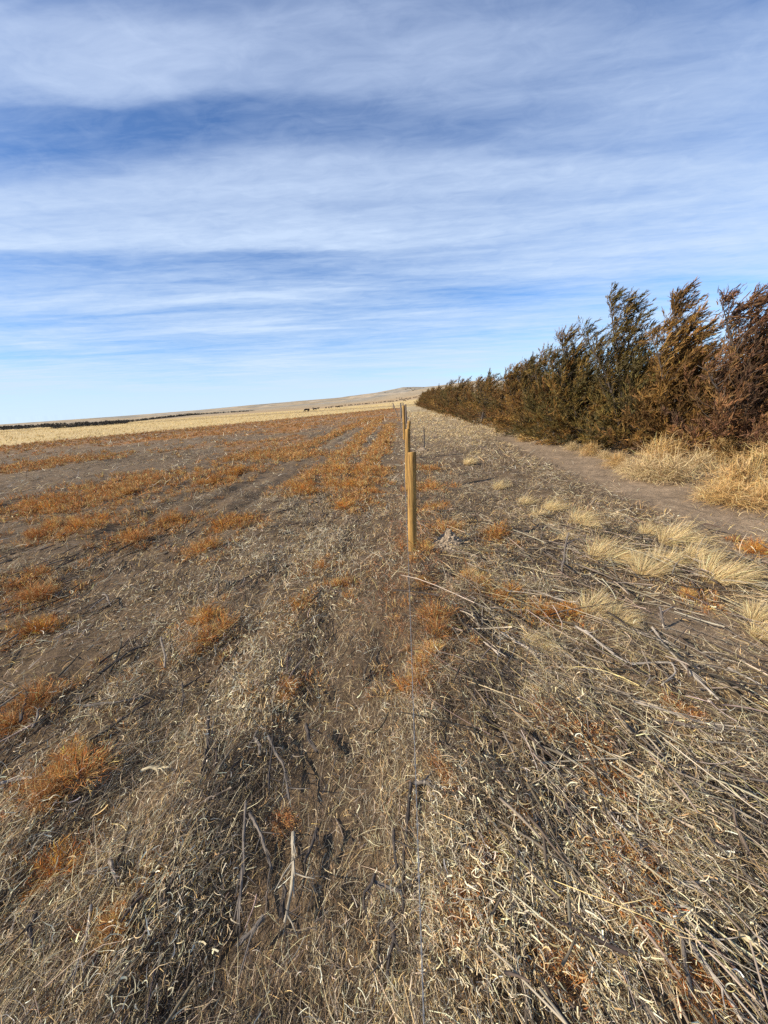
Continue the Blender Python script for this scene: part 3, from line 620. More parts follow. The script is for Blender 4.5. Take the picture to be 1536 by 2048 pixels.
SPRAWL = [(1250, 1780, 45, 'low dark rust mat in the lower right foreground'), (1275, 1830, 40, 'lower end of the dark rust mat'), (1305, 1745, 30, 'upper end of the dark rust mat'), (1225, 1555, 38, 'loose rust sprigs over stalks on the right'), (1170, 1505, 34, 'rust sprigs beside a dark woody crown on the right'), (1100, 1480, 30, 'thin red sprigs right of the wire in the foreground'), (1335, 1680, 24, 'small rust sprigs at the right end of pale leaves'),
          (915, 1820, 24, 'dark rust sprigs right of the wire near the bottom'), (960, 1770, 26, 'faded rust sprigs right of the wire'), (1060, 1640, 22, 'faint rust sprigs in the right foreground'), (900, 1590, 22, 'thin rust twigs close right of the wire'), (1380, 1440, 24, 'rust sprigs on long bleached stalks at the right'), (1420, 2010, 26, 'orange sprigs at the bottom right corner'), (1120, 1960, 26, 'orange sprigs at the bottom right of the wire'), (550, 1640, 16, 'faint rust sprigs in the left foreground')]
def put_weeds(lst, meshes, hmin, hmax, group, flat=1.0):
    for px, py, rp, lab in lst:
        g = gp(px, py); dep = float((g - np.array([0, 0, CAM_H])) @ CF); R = rp / FPX * dep
        size = float(np.clip(R * (.9 if flat == 1 else 1.0), .05, .13)); n = int(np.clip((R / size) ** 2 * 1.3, 2, 6))
        for i in range(n):
            a = rng.uniform(0, 6.28); q = R * math.sqrt(i / n) if n > 1 else 0; x = g[0] + 1.5 * q * math.cos(a); y = g[1] + q * math.sin(a) * 1.9
            o = bpy.data.objects.new('weed_clump', meshes[rng.integers(0, len(meshes))]); COL.objects.link(o)
            s = size * rng.uniform(.7, 1.35); hs = s * rng.uniform(hmin, hmax) * (1.0 if flat == 1 else 1)
            o.location = (x, y + (0 if flat < 1 else .02), gz1(x, y) + (.02 if flat < 1 else .012 if y < 3.2 else -.005)); o.rotation_euler = (rng.normal(0, .12), rng.normal(.18, .1), rng.uniform(0, 6.28) if flat == 1 else rng.normal(0, .4)); o.scale = (s * rng.uniform(1.1, 2.0), s * rng.uniform(1.0, 1.7), hs)
            tag(o, 'dried rust orange weed, ' + lab, 'weed', group)
put_weeds(PATCHES, weed_mesh, 1.0, 1.5, 'dried rust weeds in the field')
put_weeds(SPRAWL, sprawl_mesh, .6, .9, 'sprawling rust sprigs in the foreground', .9)

far_b = Bag()
x, y, r = scatter(26000, 8, 118, -60, 6, bias=.75)
ed = edge_dist(x, y); dens_ = .28 * sstep(.47, .62, fbm(x / 3.1 + 2, y / 5 + 4, 4)) + .55 * sstep(-14, -3, ed) + .10 * sstep(14, 40, r)
for a_, b_, hw in ROWS:
    d = b_[:2] - a_[:2]; L_ = np.hypot(*d); d = d / L_; t_ = (x - a_[0]) * d[0] + (y - a_[1]) * d[1]; e_ = np.abs((x - a_[0]) * -d[1] + (y - a_[1]) * d[0])
    dens_ = dens_ * (1 - .7 * ((t_ > 0) & (t_ < L_) & (e_ < hw * 3))) + .8 * ((t_ > 0) & (t_ < L_ * 1.1)) * np.exp(-(e_ / hw) ** 2)
k = (rng.random(len(x)) < dens_ * sstep(9, 13, r)) & (x < .3 - .02 * y) & (ed < rng.normal(.5, 1.2, len(x))); x, y, r = keep(k, x, y, r); n = len(x)
# extra plants along the rows
for a_, b_, hw in ROWS:
    m = 420; t_ = rng.random(m) ** 1.4; c_ = a_[None, :2] + (b_ - a_)[None, :2] * t_[:, None]; c_[:, 0] += rng.normal(0, hw * .7, m); x = np.concatenate([x, c_[:, 0]]); y = np.concatenate([y, c_[:, 1]])
for px, py, rp, lab in PATCHES:
    g = gp(px, py); dep = float((g - np.array([0, 0, CAM_H])) @ CF); R_ = max(rp / FPX * dep, .08); m = int(np.clip(105 * (R_ / .5), 16, 150))
    x = np.concatenate([x, g[0] + rng.normal(0, R_ * 1.25, m)]); y = np.concatenate([y, g[1] + rng.normal(0, R_ * 1.6, m)])
k = (x < -.08) | (y > 2.2); x, y = x[k], y[k]
r = np.hypot(x, y); n = len(x)
for lo, hi, nb in ((0, 6, 26), (6, 22, 26), (22, 50, 18), (50, 200, 10)):
    m = (r >= lo) & (r < hi)
    if m.sum(): weed_bag(far_b, np.stack([x, y, gz(x, y) - .01], 1)[m], rng.uniform(.05, .14, m.sum()) * np.clip(.45 + r[m] * .08, .6, 1.5), rng.uniform(.15, .42, m.sum()) * np.clip(.4 + r[m] * .07, .5, 1.2), ORANGE + GOLD[:1] + [(.40, .27, .13)], nb, .0016 + r[m] * .00055)
tag(far_b.build('field_weeds', M_STRAW), 'rust orange weeds covering the far half of the field', 'weeds', kind='stuff')

# ------------------------------------------------------------------ pale bunchgrass tufts
def tuft_mesh(nb=1100, nw=3):
    b_ = Bag(); a = rng.uniform(0, 6.28, nb); q = rng.random(nb) ** .5
    P = np.stack([np.cos(a) * q * .34, np.sin(a) * q * .34, 0 * a], 1); el_ = 1.5 - q * .62 + rng.normal(0, .12, nb); hd = math.pi / 2 - a
    # the wind lays the blades over towards +X
    dx = np.sin(hd) * np.cos(el_) + .55; dy = np.cos(hd) * np.cos(el_); dz = np.sin(el_); hd2 = np.arctan2(dx, dy); el2 = np.arctan2(dz, np.hypot(dx, dy))
    b_.strips(P, hd2, el2, rng.uniform(.30, 1.1, nb) * (1 + .3 * np.sin(3 * a + rng.uniform(0, 6))), .009, yaw=rng.normal(0, .55, nb) + (math.pi / 2 - hd2) * .25, pb=rng.normal(-.8, .5, nb), roll=rng.uniform(-1.5, 1.5, nb), col=pick(PALE + PALE + TAN, nb, .2), n=5, tip=.15, wob=.08)
    P = P[:320] * 1.3; b_.strips(P, hd2[:320] + rng.normal(0, .6, 320), rng.uniform(.05, .7, 320), rng.uniform(.3, .8, 320), .014, yaw=rng.normal(0, .8, 320), pb=-.6, col=pick(BROWN + GREYTAN, 320, .25), n=4, tip=.2)
    return b_.mesh('grass_tuft', M_STRAW)
tufts = [tuft_mesh() for _ in range(4)]
for px, py, rp, lab in [(1208, 1105, 40, 'tall upswept one left of the others, behind the leaning stick'), (1350, 1070, 40, 'at the edge of the bare track, farthest of the large ones'), (1440, 1145, 46, 'largest and rightmost of the big group beside the track'), (1295, 1138, 34, 'at the near left corner of the big group'), (1335, 1120, 30, 'in the middle of the big group'), (1392, 1112, 30, 'behind the largest tuft'),
                        (1195, 1210, 40, 'dense one above the long grey stalks'), (1248, 1240, 27, 'smaller one leaning on the dense tuft above the stalks'), (1073, 1285, 26, 'small golden one among the stalks right of the wire'), (1525, 1228, 34, 'at the right frame edge beside bare soil'), (1530, 1262, 26, 'lower one at the right frame edge'),
                        (1105, 1008, 22, 'in the far row right of the mound'), (1160, 1035, 25, 'in the row behind the upswept tuft'), (1050, 1000, 18, 'left end of the far row right of the mound'), (1000, 970, 15, 'small one far behind the mound'), (1185, 1050, 20, 'just behind the upswept tuft'), (1080, 1025, 17, 'near side of the far row'), (938, 922, 14, 'small pale green one beyond the steel stake'), (945, 1150, 14, 'tiny one in front of the dirt mound'), (1300, 1060, 22, 'left of the tuft at the track edge'),
                        (1130, 1075, 16, 'small one left of the leaning stick')]:
    g = gp(px, py + rp * .45); dep = float((g - np.array([0, 0, CAM_H])) @ CF); R = rp / FPX * dep
    o = bpy.data.objects.new('grass_tuft', tufts[rng.integers(0, 4)]); COL.objects.link(o); s = R * 1.6
    o.location = (g[0] - .03, g[1], gz1(g[0], g[1]) - .005); o.scale = (s, s, s * rng.uniform(.8, 1.0)); o.rotation_euler = (0, 0, rng.normal(0, .3))
    tag(o, 'pale windswept bunchgrass tuft, ' + lab, 'grass tuft', 'pale bunchgrass tufts right of the fence')

# ------------------------------------------------------------------ dead stalks lying on the ground
GREY, PALEG, DARK, BUFF = (.15, .125, .10), (.34, .29, .23), (.07, .057, .047), (.50, .41, .25)
STALKS = [
    ([(344, 1762), (300, 1835), (250, 1914)], .0075, DARK, 'dark split, upper of two long parallel ones in the lower left'), ([(309, 1734), (235, 1850), (145, 1984)], .0085, DARK, 'longest dark one running to the lower left corner'), ([(494, 1602), (486, 1720), (475, 1840)], .007, GREY, 'straight upright looking one left of the bare strip'), ([(500, 1629), (525, 1680), (541, 1734)], .0075, GREY, 'short one right of the straight grey one'),
    ([(586, 1664), (580, 1750), (568, 1840)], .009, (.33, .28, .2), 'thick tan grey one beside the bare strip'), ([(568, 1760), (567, 1840)], .006, DARK, 'dark stub along the thick tan one'), ([(527, 1840), (500, 1862), (469, 1890)], .009, GREY, 'slanting thick one below the straight grey one'), ([(184, 1809), (165, 1900), (141, 1992)], .0055, PALEG, 'thin pale one near the lower left corner'), ([(0, 1566), (50, 1555), (105, 1543)], .008, PALEG, 'bleached one pointing at the bright orange bush'),
    ([(285, 1539), (310, 1537), (336, 1535)], .009, BUFF, 'short flat buff one in the left foreground'), ([(219, 1711), (226, 1735), (234, 1762)], .009, (.22, .18, .14), 'stubby woody grey crown in the left foreground'), ([(160, 1750), (190, 1740), (215, 1730)], .005, (.22, .18, .14), 'thin twig beside the stubby grey crown'), ([(70, 1832), (64, 1860), (62, 1895)], .010, DARK, 'short black one at the far left bottom'), ([(410, 1629), (360, 1685), (312, 1738)], .006, GREY, 'long thin one feeding the dark parallel pair'), ([(420, 1622), (375, 1690), (330, 1742)], .004, DARK, 'thin dark one along the long thin grey one'),
    ([(825, 1562), (816, 1630), (808, 1702), (808, 1780), (808, 1855)], .0085, DARK, 'long dark one lying beside the wire'), ([(786, 1653), (789, 1700), (792, 1741)], .008, DARK, 'short dark one left of the long one by the wire'), ([(841, 1715), (834, 1760), (825, 1796)], .0055, GREY, 'grey one touching the wire'), ([(750, 1751), (738, 1780), (725, 1812)], .007, DARK, 'dark one on the bare soil left of the wire'), ([(746, 1764), (775, 1773), (802, 1783)], .008, GREY, 'grey one lying crosswise left of the wire'), ([(828, 1565), (860, 1572), (893, 1578)], .009, GREY, 'grey one lying crosswise right of the wire'), ([(786, 1845), (780, 1900), (772, 1946)], .009, DARK, 'dark one at the bottom left of the wire'),
    ([(636, 1656), (622, 1690), (606, 1725)], .008, DARK, 'dark one at the left edge of the bare strip'), ([(1052, 1630), (1051, 1740), (1052, 1842)], .005, GREY, 'thin straight one standing out in the right foreground'), ([(919, 1685), (945, 1710), (971, 1734)], .009, GREY, 'thick short one right of the wire'),
    ([(420, 1435), (412, 1490), (401, 1546)], .012, DARK, 'thick dark bundle left of the pale leaf heap'), ([(428, 1440), (420, 1490), (408, 1530)], .006, GREY, 'grey one along the thick dark bundle'), ([(508, 1464), (515, 1485), (521, 1507)], .011, GREY, 'short thick bluish grey one below the leaf heap'), ([(534, 1471), (552, 1505), (567, 1533), (577, 1595)], .008, GREY, 'bent one below the pale leaf heap'), ([(606, 1448), (614, 1475), (622, 1504)], .013, DARK, 'thick dark ridged one right of the leaf heap'), ([(548, 1470), (541, 1530), (536, 1580)], .007, DARK, 'dark one crossing the bent grey one'),
    ([(323, 1276), (328, 1305), (329, 1334)], .010, (.22, .18, .14), 'gnarled grey root crown in the left field'), ([(365, 1367), (368, 1395), (359, 1425)], .006, DARK, 'dark one between root crown and leaf heap'), ([(456, 1416), (475, 1412), (495, 1411)], .009, BUFF, 'short cream one on top of the leaf heap'), ([(300, 1539), (318, 1537), (332, 1536)], .008, BUFF, 'cream one at the left of the dark bundle'), ([(180, 1480), (240, 1440), (300, 1405)], .008, DARK, 'long dark one in the bare furrow on the left'), ([(165, 1413), (225, 1408), (285, 1393)], .010, GREY, 'flat grey one across the left furrow'), ([(205, 1190), (213, 1196), (220, 1208)], .011, (.22, .18, .14), 'grey stump with a dark shadow in the left field'), ([(210, 1195), (190, 1212), (180, 1220)], .008, (.22, .18, .14), 'root arm of the grey stump in the left field'),
    ([(200, 1345), (250, 1310), (300, 1288)], .009, DARK, 'dark one above the flat grey one on the left'), ([(40, 1440), (52, 1405), (58, 1380)], .009, DARK, 'dark one near the left frame edge'), ([(70, 1450), (75, 1430), (80, 1415)], .008, GREY, 'short grey one near the left frame edge'),
    ([(1045, 1176), (1100, 1192), (1153, 1211)], .009, PALEG, 'bleached one pointing at the dense pale tuft'), ([(1084, 1100), (1130, 1128), (1174, 1155)], .008, GREY, 'grey one passing under the leaning stick'), ([(1000, 1263), (1045, 1290), (1087, 1323)], .011, PALEG, 'thick bleached one right of the bushy rust weed'), ([(1012, 1262), (1055, 1288), (1090, 1312)], .006, DARK, 'dark one lying against the thick bleached one'), ([(1153, 1253), (1190, 1280), (1223, 1309)], .011, PALEG, 'thick bleached one below the dense pale tuft'), ([(1223, 1309), (1260, 1325), (1300, 1322), (1345, 1326), (1352, 1345), (1320, 1368)], .008, PALEG, 'curved hook shaped bleached one on the right'),
    ([(1303, 1253), (1330, 1290), (1380, 1345), (1436, 1400)], .009, PALEG, 'longest pale one running down right from the tufts'), ([(1105, 1284), (1145, 1318), (1188, 1347)], .006, PALEG, 'pale thin one left of the hook shaped one'), ([(1000, 1124), (1060, 1136), (1115, 1152)], .007, BUFF, 'buff one in front of the dirt mound'), ([(1454, 1337), (1495, 1355), (1540, 1379)], .006, PALEG, 'bleached one reaching the right frame edge'), ([(1210, 1240), (1270, 1262), (1330, 1285)], .006, PALEG, 'pale one along the bare soil edge on the right'),
    ([(1264, 1403), (1330, 1422), (1394, 1439), (1518, 1459)], .0075, PALEG, 'long bleached one crossing to the right frame edge'), ([(1300, 1440), (1400, 1452), (1500, 1462)], .006, GREY, 'grey one under the long bleached crossing one'), ([(1225, 1423), (1265, 1462), (1316, 1507), (1420, 1590), (1524, 1660)], .0055, GREY, 'very long grey one slanting through the right foreground'), ([(1358, 1530), (1440, 1545), (1540, 1566)], .006, GREY, 'grey one pointing to the right frame edge'), ([(1036, 1465), (1100, 1530), (1173, 1595)], .006, GREY, 'long grey one right of the wire'), ([(1045, 1455), (1110, 1515), (1170, 1570)], .004, PALEG, 'thin pale one along the long grey one'),
    ([(1205, 1615), (1245, 1655), (1287, 1700)], .007, PALEG, 'bleached one above the dark rust mat'), ([(1156, 1650), (1182, 1672), (1208, 1696)], .008, PALEG, 'short bleached one left of the rust mat'), ([(1342, 1758), (1380, 1773), (1420, 1787)], .008, PALEG, 'broad bleached one right of the rust mat'), ([(1335, 1804), (1395, 1852), (1453, 1908)], .008, PALEG, 'bleached splintered one in the lower right'), ([(1348, 1800), (1440, 1868), (1540, 1934)], .006, BUFF, 'cream one crossing the lower right corner'), ([(1348, 1849), (1420, 1945), (1492, 2040)], .008, PALEG, 'pale one running to the bottom right corner'), ([(1316, 1800), (1345, 1850), (1361, 1882), (1387, 2012)], .010, GREY, 'thick bent grey one in the lower right'),
    ([(1114, 1576), (1124, 1605), (1134, 1634)], .012, DARK, 'dark woody stump in the right foreground'), ([(1160, 1440), (1168, 1470), (1160, 1500)], .012, DARK, 'dark woody crown right of the wire'), ([(1470, 1865), (1500, 1885), (1540, 1900)], .009, BUFF, 'pair of cream stubs at the right frame edge'), ([(1400, 1660), (1470, 1720), (1540, 1800)], .005, GREY, 'thin grey one by the right frame edge'), ([(1480, 1550), (1510, 1590), (1540, 1640)], .005, GREY, 'short grey one by the right frame edge')]
def stalk(pix, rad, colr, lab, lift=.05, upright=None):
    rad = rad * .74
    b_ = Bag(); pts = []
    for i, (px, py) in enumerate(pix):
        g = gp(px, py, lift); pts.append((g[0], g[1], max(lift, gz1(g[0], g[1]) + rad)))
    pts = np.array(pts); k = max(8, 5 * len(pts)); t = np.linspace(0, len(pts) - 1, k); P = np.stack([np.interp(t, range(len(pts)), pts[:, j]) for j in range(3)], 1)
    w = rng.normal(0, rad * .9, (4, 3)); P += np.stack([np.interp(np.linspace(0, 3, k), range(4), w[:, j]) for j in range(3)], 1) + rng.normal(0, rad * .10, P.shape); o0 = P.mean(0); P -= o0
    tap = np.linspace(1.12, .72, k) * (1 + rng.normal(0, .08, k)); colr = np.array(colr); cl = colr * np.exp(rng.normal(0, .12, (k, 1)))
    b_.tube(P, rad * tap, cl, 7, jit=.18)
    # splinters, peeling bark strips and broken side twigs
    m = 10; i0 = rng.integers(0, k - 2, m); d = P[np.minimum(i0 + 2, k - 1)] - P[i0]; hd = np.arctan2(d[:, 0], d[:, 1]); ln = np.linalg.norm(P[-1] - P[0])
    b_.strips(P[i0] + np.array([0, 0, rad * .9]), hd + rng.normal(0, .12, m), rng.normal(.02, .1, m), ln * rng.uniform(.12, .3, m), rad * rng.uniform(.4, .9, m), roll=rng.normal(0, .5, m), col=np.clip(np.tile(colr, (m, 1)) * rng.uniform(.5, 1.7, (m, 1)), .02, .7), n=3, tip=.3)
    for q in range(3):
        i = rng.integers(1, k - 1); a = hd[q] + rng.choice([-1, 1]) * rng.uniform(.4, .9); l = rng.uniform(.03, .12)
        b_.tube([P[i], P[i] + np.array([math.sin(a) * l * .5, math.cos(a) * l * .5, .012]), P[i] + np.array([math.sin(a) * l, math.cos(a) * l, rng.uniform(-.01, .04)])], [rad * .45, rad * .35, rad * .2], colr * rng.uniform(.8, 1.2), 5)
    o = b_.build('dead_stalk', M_STALK); o.location = o0
    tone = 'dark' if colr[0] < .1 else 'weathered'
    tag(o, tone + ' dead weed stalk, ' + lab, 'stalk', 'dead stalks lying on the ground')
for pix, rad, colr, lab in STALKS: stalk(pix, rad, colr, lab)
# two stalks that still stand
for (px, py), (tx, ty), hh, rad, lab in [((1122, 1152), (1136, 1068), .30, .010, 'grey forked dead stick standing up left of the pale tufts'), ((1332, 1258), (1320, 1212), .19, .009, 'thin dark dead stick standing on bare soil')]:
    g = gp(px, py); z0 = gz1(g[0], g[1]); d = ray(tx, ty); k = math.hypot(g[0], g[1]) / math.hypot(d[0], d[1]); tp = d * k; h = CAM_H + tp[2]
    b_ = Bag(); n = 9; P = np.stack([np.linspace(0, tp[0] - g[0], n), np.linspace(0, tp[1] - g[1], n), np.linspace(-.02, h, n)], 1) + rng.normal(0, .004, (n, 3)); b_.tube(P, np.linspace(rad * 1.2, rad * .7, n), (.15, .125, .105), 7, jit=.12)
    b_.tube([P[6], P[6] + np.array([.04, 0, .03]), P[6] + np.array([.09, .01, .04])], [rad * .6, rad * .5, rad * .3], (.17, .14, .12), 5); b_.tube([P[4], P[4] + np.array([-.03, .01, .05])], [rad * .5, rad * .2], (.17, .14, .12), 5)
    o = b_.build('dead_stalk', M_STALK); o.location = (g[0], g[1], z0); tag(o, lab, 'stalk', 'dead stalks lying on the ground')

# ------------------------------------------------------------------ junipers
WIND = np.array([.93, .18, .12])
def juniper(loc, H, R, label, seed, pal, leaders=((0, 0, 1.0),), plume=.6, dens=1.0, leaf=(.10, .022), group='windswept junipers in the shelterbelt', only_mesh=False):
    r_ = np.random.default_rng(seed); wood = Bag(); fol = Bag(); wcol = np.array([.095, .075, .06])
    LP, LH, LE, LL, LW, LC = [], [], [], [], [], []
    pal = np.array(pal)
    for lx, ly, lh in leaders:
        n = 12; s = np.linspace(0, 1, n)
        if abs(lx) > 20:      # the tip is given as the photo pixel it is seen at
            d_ = ray(lx, ly); tp = d_ * (loc[1] / d_[1]); tx, hh = tp[0] - loc[0], (CAM_H + tp[2]) * .97
            axis = np.stack([tx * (.35 * s + .65 * s ** 2.4), lh * s, hh * s - .05], 1)
        else:
            hh = H * lh; axis = np.stack([lx * R * s ** .8 + plume * .22 * hh * s ** 2.6, ly * R * s ** .8 + .03 * hh * s ** 2, hh * s - .05], 1)
        lh = hh / H
        axis = axis + np.concatenate([np.zeros((1, 3)), r_.normal(0, .02, (n - 1, 3))])
        wood.tube(axis, (.011 * H + .008) * (1 - s) ** .9 + .005, wcol, 6)
        nl = int(84 * lh * H / 3 * dens ** .5)
        for i in range(int(46 * lh)):      # short sprays that clothe the leader itself
            t = r_.uniform(.25, 1.0) ** .8; b0 = np.array([np.interp(t, s, axis[:, j]) for j in range(3)]); m = int(22 * dens)
            d = np.array([0, 0, .9]) + r_.normal(0, .55, 3) + WIND * plume * .35; d /= np.linalg.norm(d); sl = r_.uniform(.14, .34); w = r_.random(m)
            LP.append(b0 + d * (sl * w)[:, None] + r_.normal(0, .03, (m, 3))); dl = d + r_.normal(0, .35, (m, 3)); dl /= np.linalg.norm(dl, axis=1)[:, None]
            LH.append(np.arctan2(dl[:, 0], dl[:, 1])); LE.append(np.arcsin(np.clip(dl[:, 2], -1, 1))); LL.append(leaf[0] * r_.uniform(.6, 1.3, m)); LW.append(leaf[1] * r_.uniform(.6, 1.2, m)); LC.append(np.clip(pal[r_.integers(0, len(pal))] * np.exp(r_.normal(0, .25, (m, 1))), .005, .4))
        for i in range(nl):
            t = .015 + .975 * ((i + r_.random()) / nl) ** 1.12; base = np.array([np.interp(t, s, axis[:, j]) for j in range(3)])
            a = i * 2.4 + r_.normal(0, .4); prof = R * (.27 + .98 * (1 - t) ** .95) * (1 - sstep(.5, .8, t) * .22) * (1 - sstep(.80, 1.0, t) * .35) * r_.uniform(.5, 1.2)
            if t > .5 and r_.random() < .42 * sstep(.5, .85, t): continue
            if t > .55: prof *= 1.0 + .9 * sstep(.55, .9, t) * r_.random()
            rise = r_.uniform(.0, .55) * min(1, .25 + t * 3) + .85 * t; k = 7; p = base.copy(); pts = [p.copy()]
            for j in range(k):
                u = (j + 1) / k; wd = WIND * plume * (.05 + (1.3 + 1.5 * t) * u * (t ** 1.2 + .05)); d = np.array([math.cos(a) * (1 - .35 * u), math.sin(a) * (1 - .35 * u), rise * (.55 + .7 * u)]) + wd + r_.normal(0, .10, 3)
                p = p + d / np.linalg.norm(d) * prof / k * 1.15; pts.append(p.copy())
            pts = np.array(pts); pts[:, 2] = np.maximum(pts[:, 2], .06); wood.tube(pts[:-1], np.linspace(.010, .002, k), wcol * r_.uniform(.7, 1.5), 4, cap=False)
            tone = r_.choice(len(pal)); cc = pal[tone] * math.exp(r_.normal(0, .16))
            ns = int(13 * max(.5, prof / .8) * dens ** .5)
            for q in range(ns):
                u = r_.uniform(.18, 1.0); b0 = np.array([np.interp(u * k, range(k + 1), pts[:, j]) for j in range(3)]); j = min(int(u * k), k - 1); ax = pts[j + 1] - pts[j]; ax /= np.linalg.norm(ax)
                d = ax * 1.0 + r_.normal(0, .58 - .30 * sstep(.4, .9, t), 3) + WIND * plume * .75 * t + np.array([0, 0, .28]); d /= np.linalg.norm(d); sl = r_.uniform(.16, .36) * (1.15 - .45 * u) * (1 + .55 * t * plume)
                m = int(15 * dens); w = r_.random(m) ** .85; P = b0 + d * (sl * w)[:, None] + r_.normal(0, .020, (m, 3)) * (1.1 - w)[:, None]
                dl = d * 1.1 + r_.normal(0, .42, (m, 3)) * (1.15 - .6 * w)[:, None] + WIND * plume * .22; dl /= np.linalg.norm(dl, axis=1)[:, None]
                LP.append(P); LH.append(np.arctan2(dl[:, 0], dl[:, 1])); LE.append(np.arcsin(np.clip(dl[:, 2], -1, 1))); LL.append(leaf[0] * r_.uniform(.6, 1.3, m)); LW.append(leaf[1] * r_.uniform(.6, 1.2, m)); LC.append(np.clip(cc * np.exp(r_.normal(0, .22, (m, 1))) * np.exp(r_.normal(0, .06, (m, 3))), .005, .4))
    P = np.concatenate(LP); n = len(P); P[:, 2] = np.maximum(P[:, 2], .03)
    fol.strips(P, np.concatenate(LH), np.concatenate(LE), np.concatenate(LL), np.concatenate(LW), yaw=r_.normal(0, .3, n), pb=r_.normal(0, .3, n), roll=r_.uniform(-1.5, 1.5, n), col=np.concatenate(LC), n=2, tip=.25, root=.5)
    if only_mesh: return wood.mesh('trunk', M_STALK), fol.mesh('crown', M_FOLI)
    root = empty('juniper_tree', loc, label, 'tree', group)
    wood.build('trunk', M_STALK, root); fol.build('crown', M_FOLI, root)
    return root
OLIV = [(.145, .098, .026), (.105, .080, .026), (.180, .112, .030), (.085, .066, .026)]
GOLDB = [(.21, .112, .028), (.17, .092, .026), (.135, .074, .024), (.23, .128, .036)]
RUSTB = [(.165, .082, .036), (.135, .068, .034), (.195, .098, .040), (.105, .058, .032), (.16, .09, .030)]
REDB = [(.16, .078, .025), (.14, .080, .024), (.19, .105, .028), (.11, .075, .024)]
def P2(px, py, back): g = gp(px, py); return (g[0] + back, g[1] + back * .25, gz1(g[0], g[1]))
juniper((7.6, 7.3, 0), 2.6, 1.3, 'brown juniper cut off by the right frame edge', 31, RUSTB + OLIV[:1], ((0, 0, 1), (.4, -.3, .8)), .9, 1.0)
juniper((6.95, 8.25, 0), 3.3, 1.2, 'purple brown juniper with forked feathery plumes blown right', 11, RUSTB, ((1515, 568, .1), (1436, 590, -.1), (1545, 650, .3), (1395, 715, 0)), 1.2, .95)
juniper((6.45, 9.7, 0), 3.5, 1.1, 'tall golden olive juniper with single dense windblown top', 12, GOLDB, ((1352, 570, 0), (1395, 640, .3), (1290, 665, -.2)), .95, 1.15)
juniper((5.95, 10.9, 0), 3.5, 1.0, 'dark olive juniper with two thin open tops against the sky', 13, OLIV, ((1210, 586, -.1), (1262, 588, .1), (1160, 650, 0)), .8, .9)
juniper((5.5, 12.4, 0), 2.8, 1.1, 'olive juniper of middle height left of the two topped one', 14, OLIV + GOLDB[:1], ((1122, 668, 0), (1150, 690, .2), (1090, 705, -.1)), .55, 1.0)
juniper((5.3, 14.0, 0), 2.7, 1.05, 'dark topped juniper stepping down to the left', 15, OLIV + REDB[:1], ((1086, 708, 0), (1062, 724, .2)), .5, .95)
juniper((5.3, 15.6, 0), 2.6, 1.05, 'reddish olive juniper in front of the lower row', 16, REDB + OLIV, ((1050, 722, 0), (1035, 742, .2)), .7, .95)
juniper((5.2, 17.3, 0), 2.5, 1.05, 'golden brown juniper with a light windblown top', 17, GOLDB + REDB, ((1016, 735, 0), (1000, 752, -.2)), .6, .9)
juniper((9.0, 9.8, 0), 3.0, 1.4, 'olive juniper behind the forked brown one', 18, OLIV + RUSTB, ((1500, 690, 0), (1535, 680, .2)), .7, .7)
juniper((7.6, 11.6, 0), 2.6, 1.3, 'juniper filling the gap behind the two topped one', 19, OLIV, ((1300, 720, 0), (1240, 715, 0)), .6, .7)
juniper((7.2, 14.0, 0), 2.4, 1.3, 'juniper seen between the trunks of the middle height ones', 20, OLIV, ((1165, 745, 0), (1120, 745, 0)), .5, .6)
arch = [juniper((0, 0, 0), 2.6, 1.15, '', 40 + i, pl_, ld, .5, .62, (.12, .030), only_mesh=True) for i, (pl_, ld) in enumerate([(GOLDB + REDB, ((0, 0, 1), (.3, .1, .8))), (OLIV + REDB, ((-.1, 0, 1), (.3, 0, .7))), (REDB, ((0, 0, 1), (-.35, 0, .8))), (OLIV + GOLDB, ((.1, 0, 1),))])]
yy, i = 18.4, 0
while yy < 132:
    xx = 5.35 + .35 * math.sin(yy * .7) + .006 * max(0, yy - 25) + rng.normal(0, .15); s = rng.uniform(.88, 1.12) * (1.0 + .0042 * (yy - 18))
    if i in (6, 14): s *= 1.15
    place = ('in the low middle of the row beyond the golden brown one' if yy < 26 else 'in the middle distance of the shelterbelt row' if yy < 45 else 'small in the distance along the shelterbelt' if yy < 85 else 'at the far end of the shelterbelt by the pale field')
    root = empty('juniper_tree', (xx, yy, gz1(xx, yy)), 'brown olive juniper, ' + place, 'tree', 'windswept junipers in the shelterbelt', rng.normal(0, .25)); root.scale = (s * rng.uniform(.95, 1.2), s * 1.1, s)
    w_, f_ = arch[rng.integers(0, 4)]
    for nm, me in (('trunk', w_), ('crown', f_)):
        c = bpy.data.objects.new(nm, me); COL.objects.link(c); c.parent = root
    yy += 1.55 + .012 * yy; i += 1

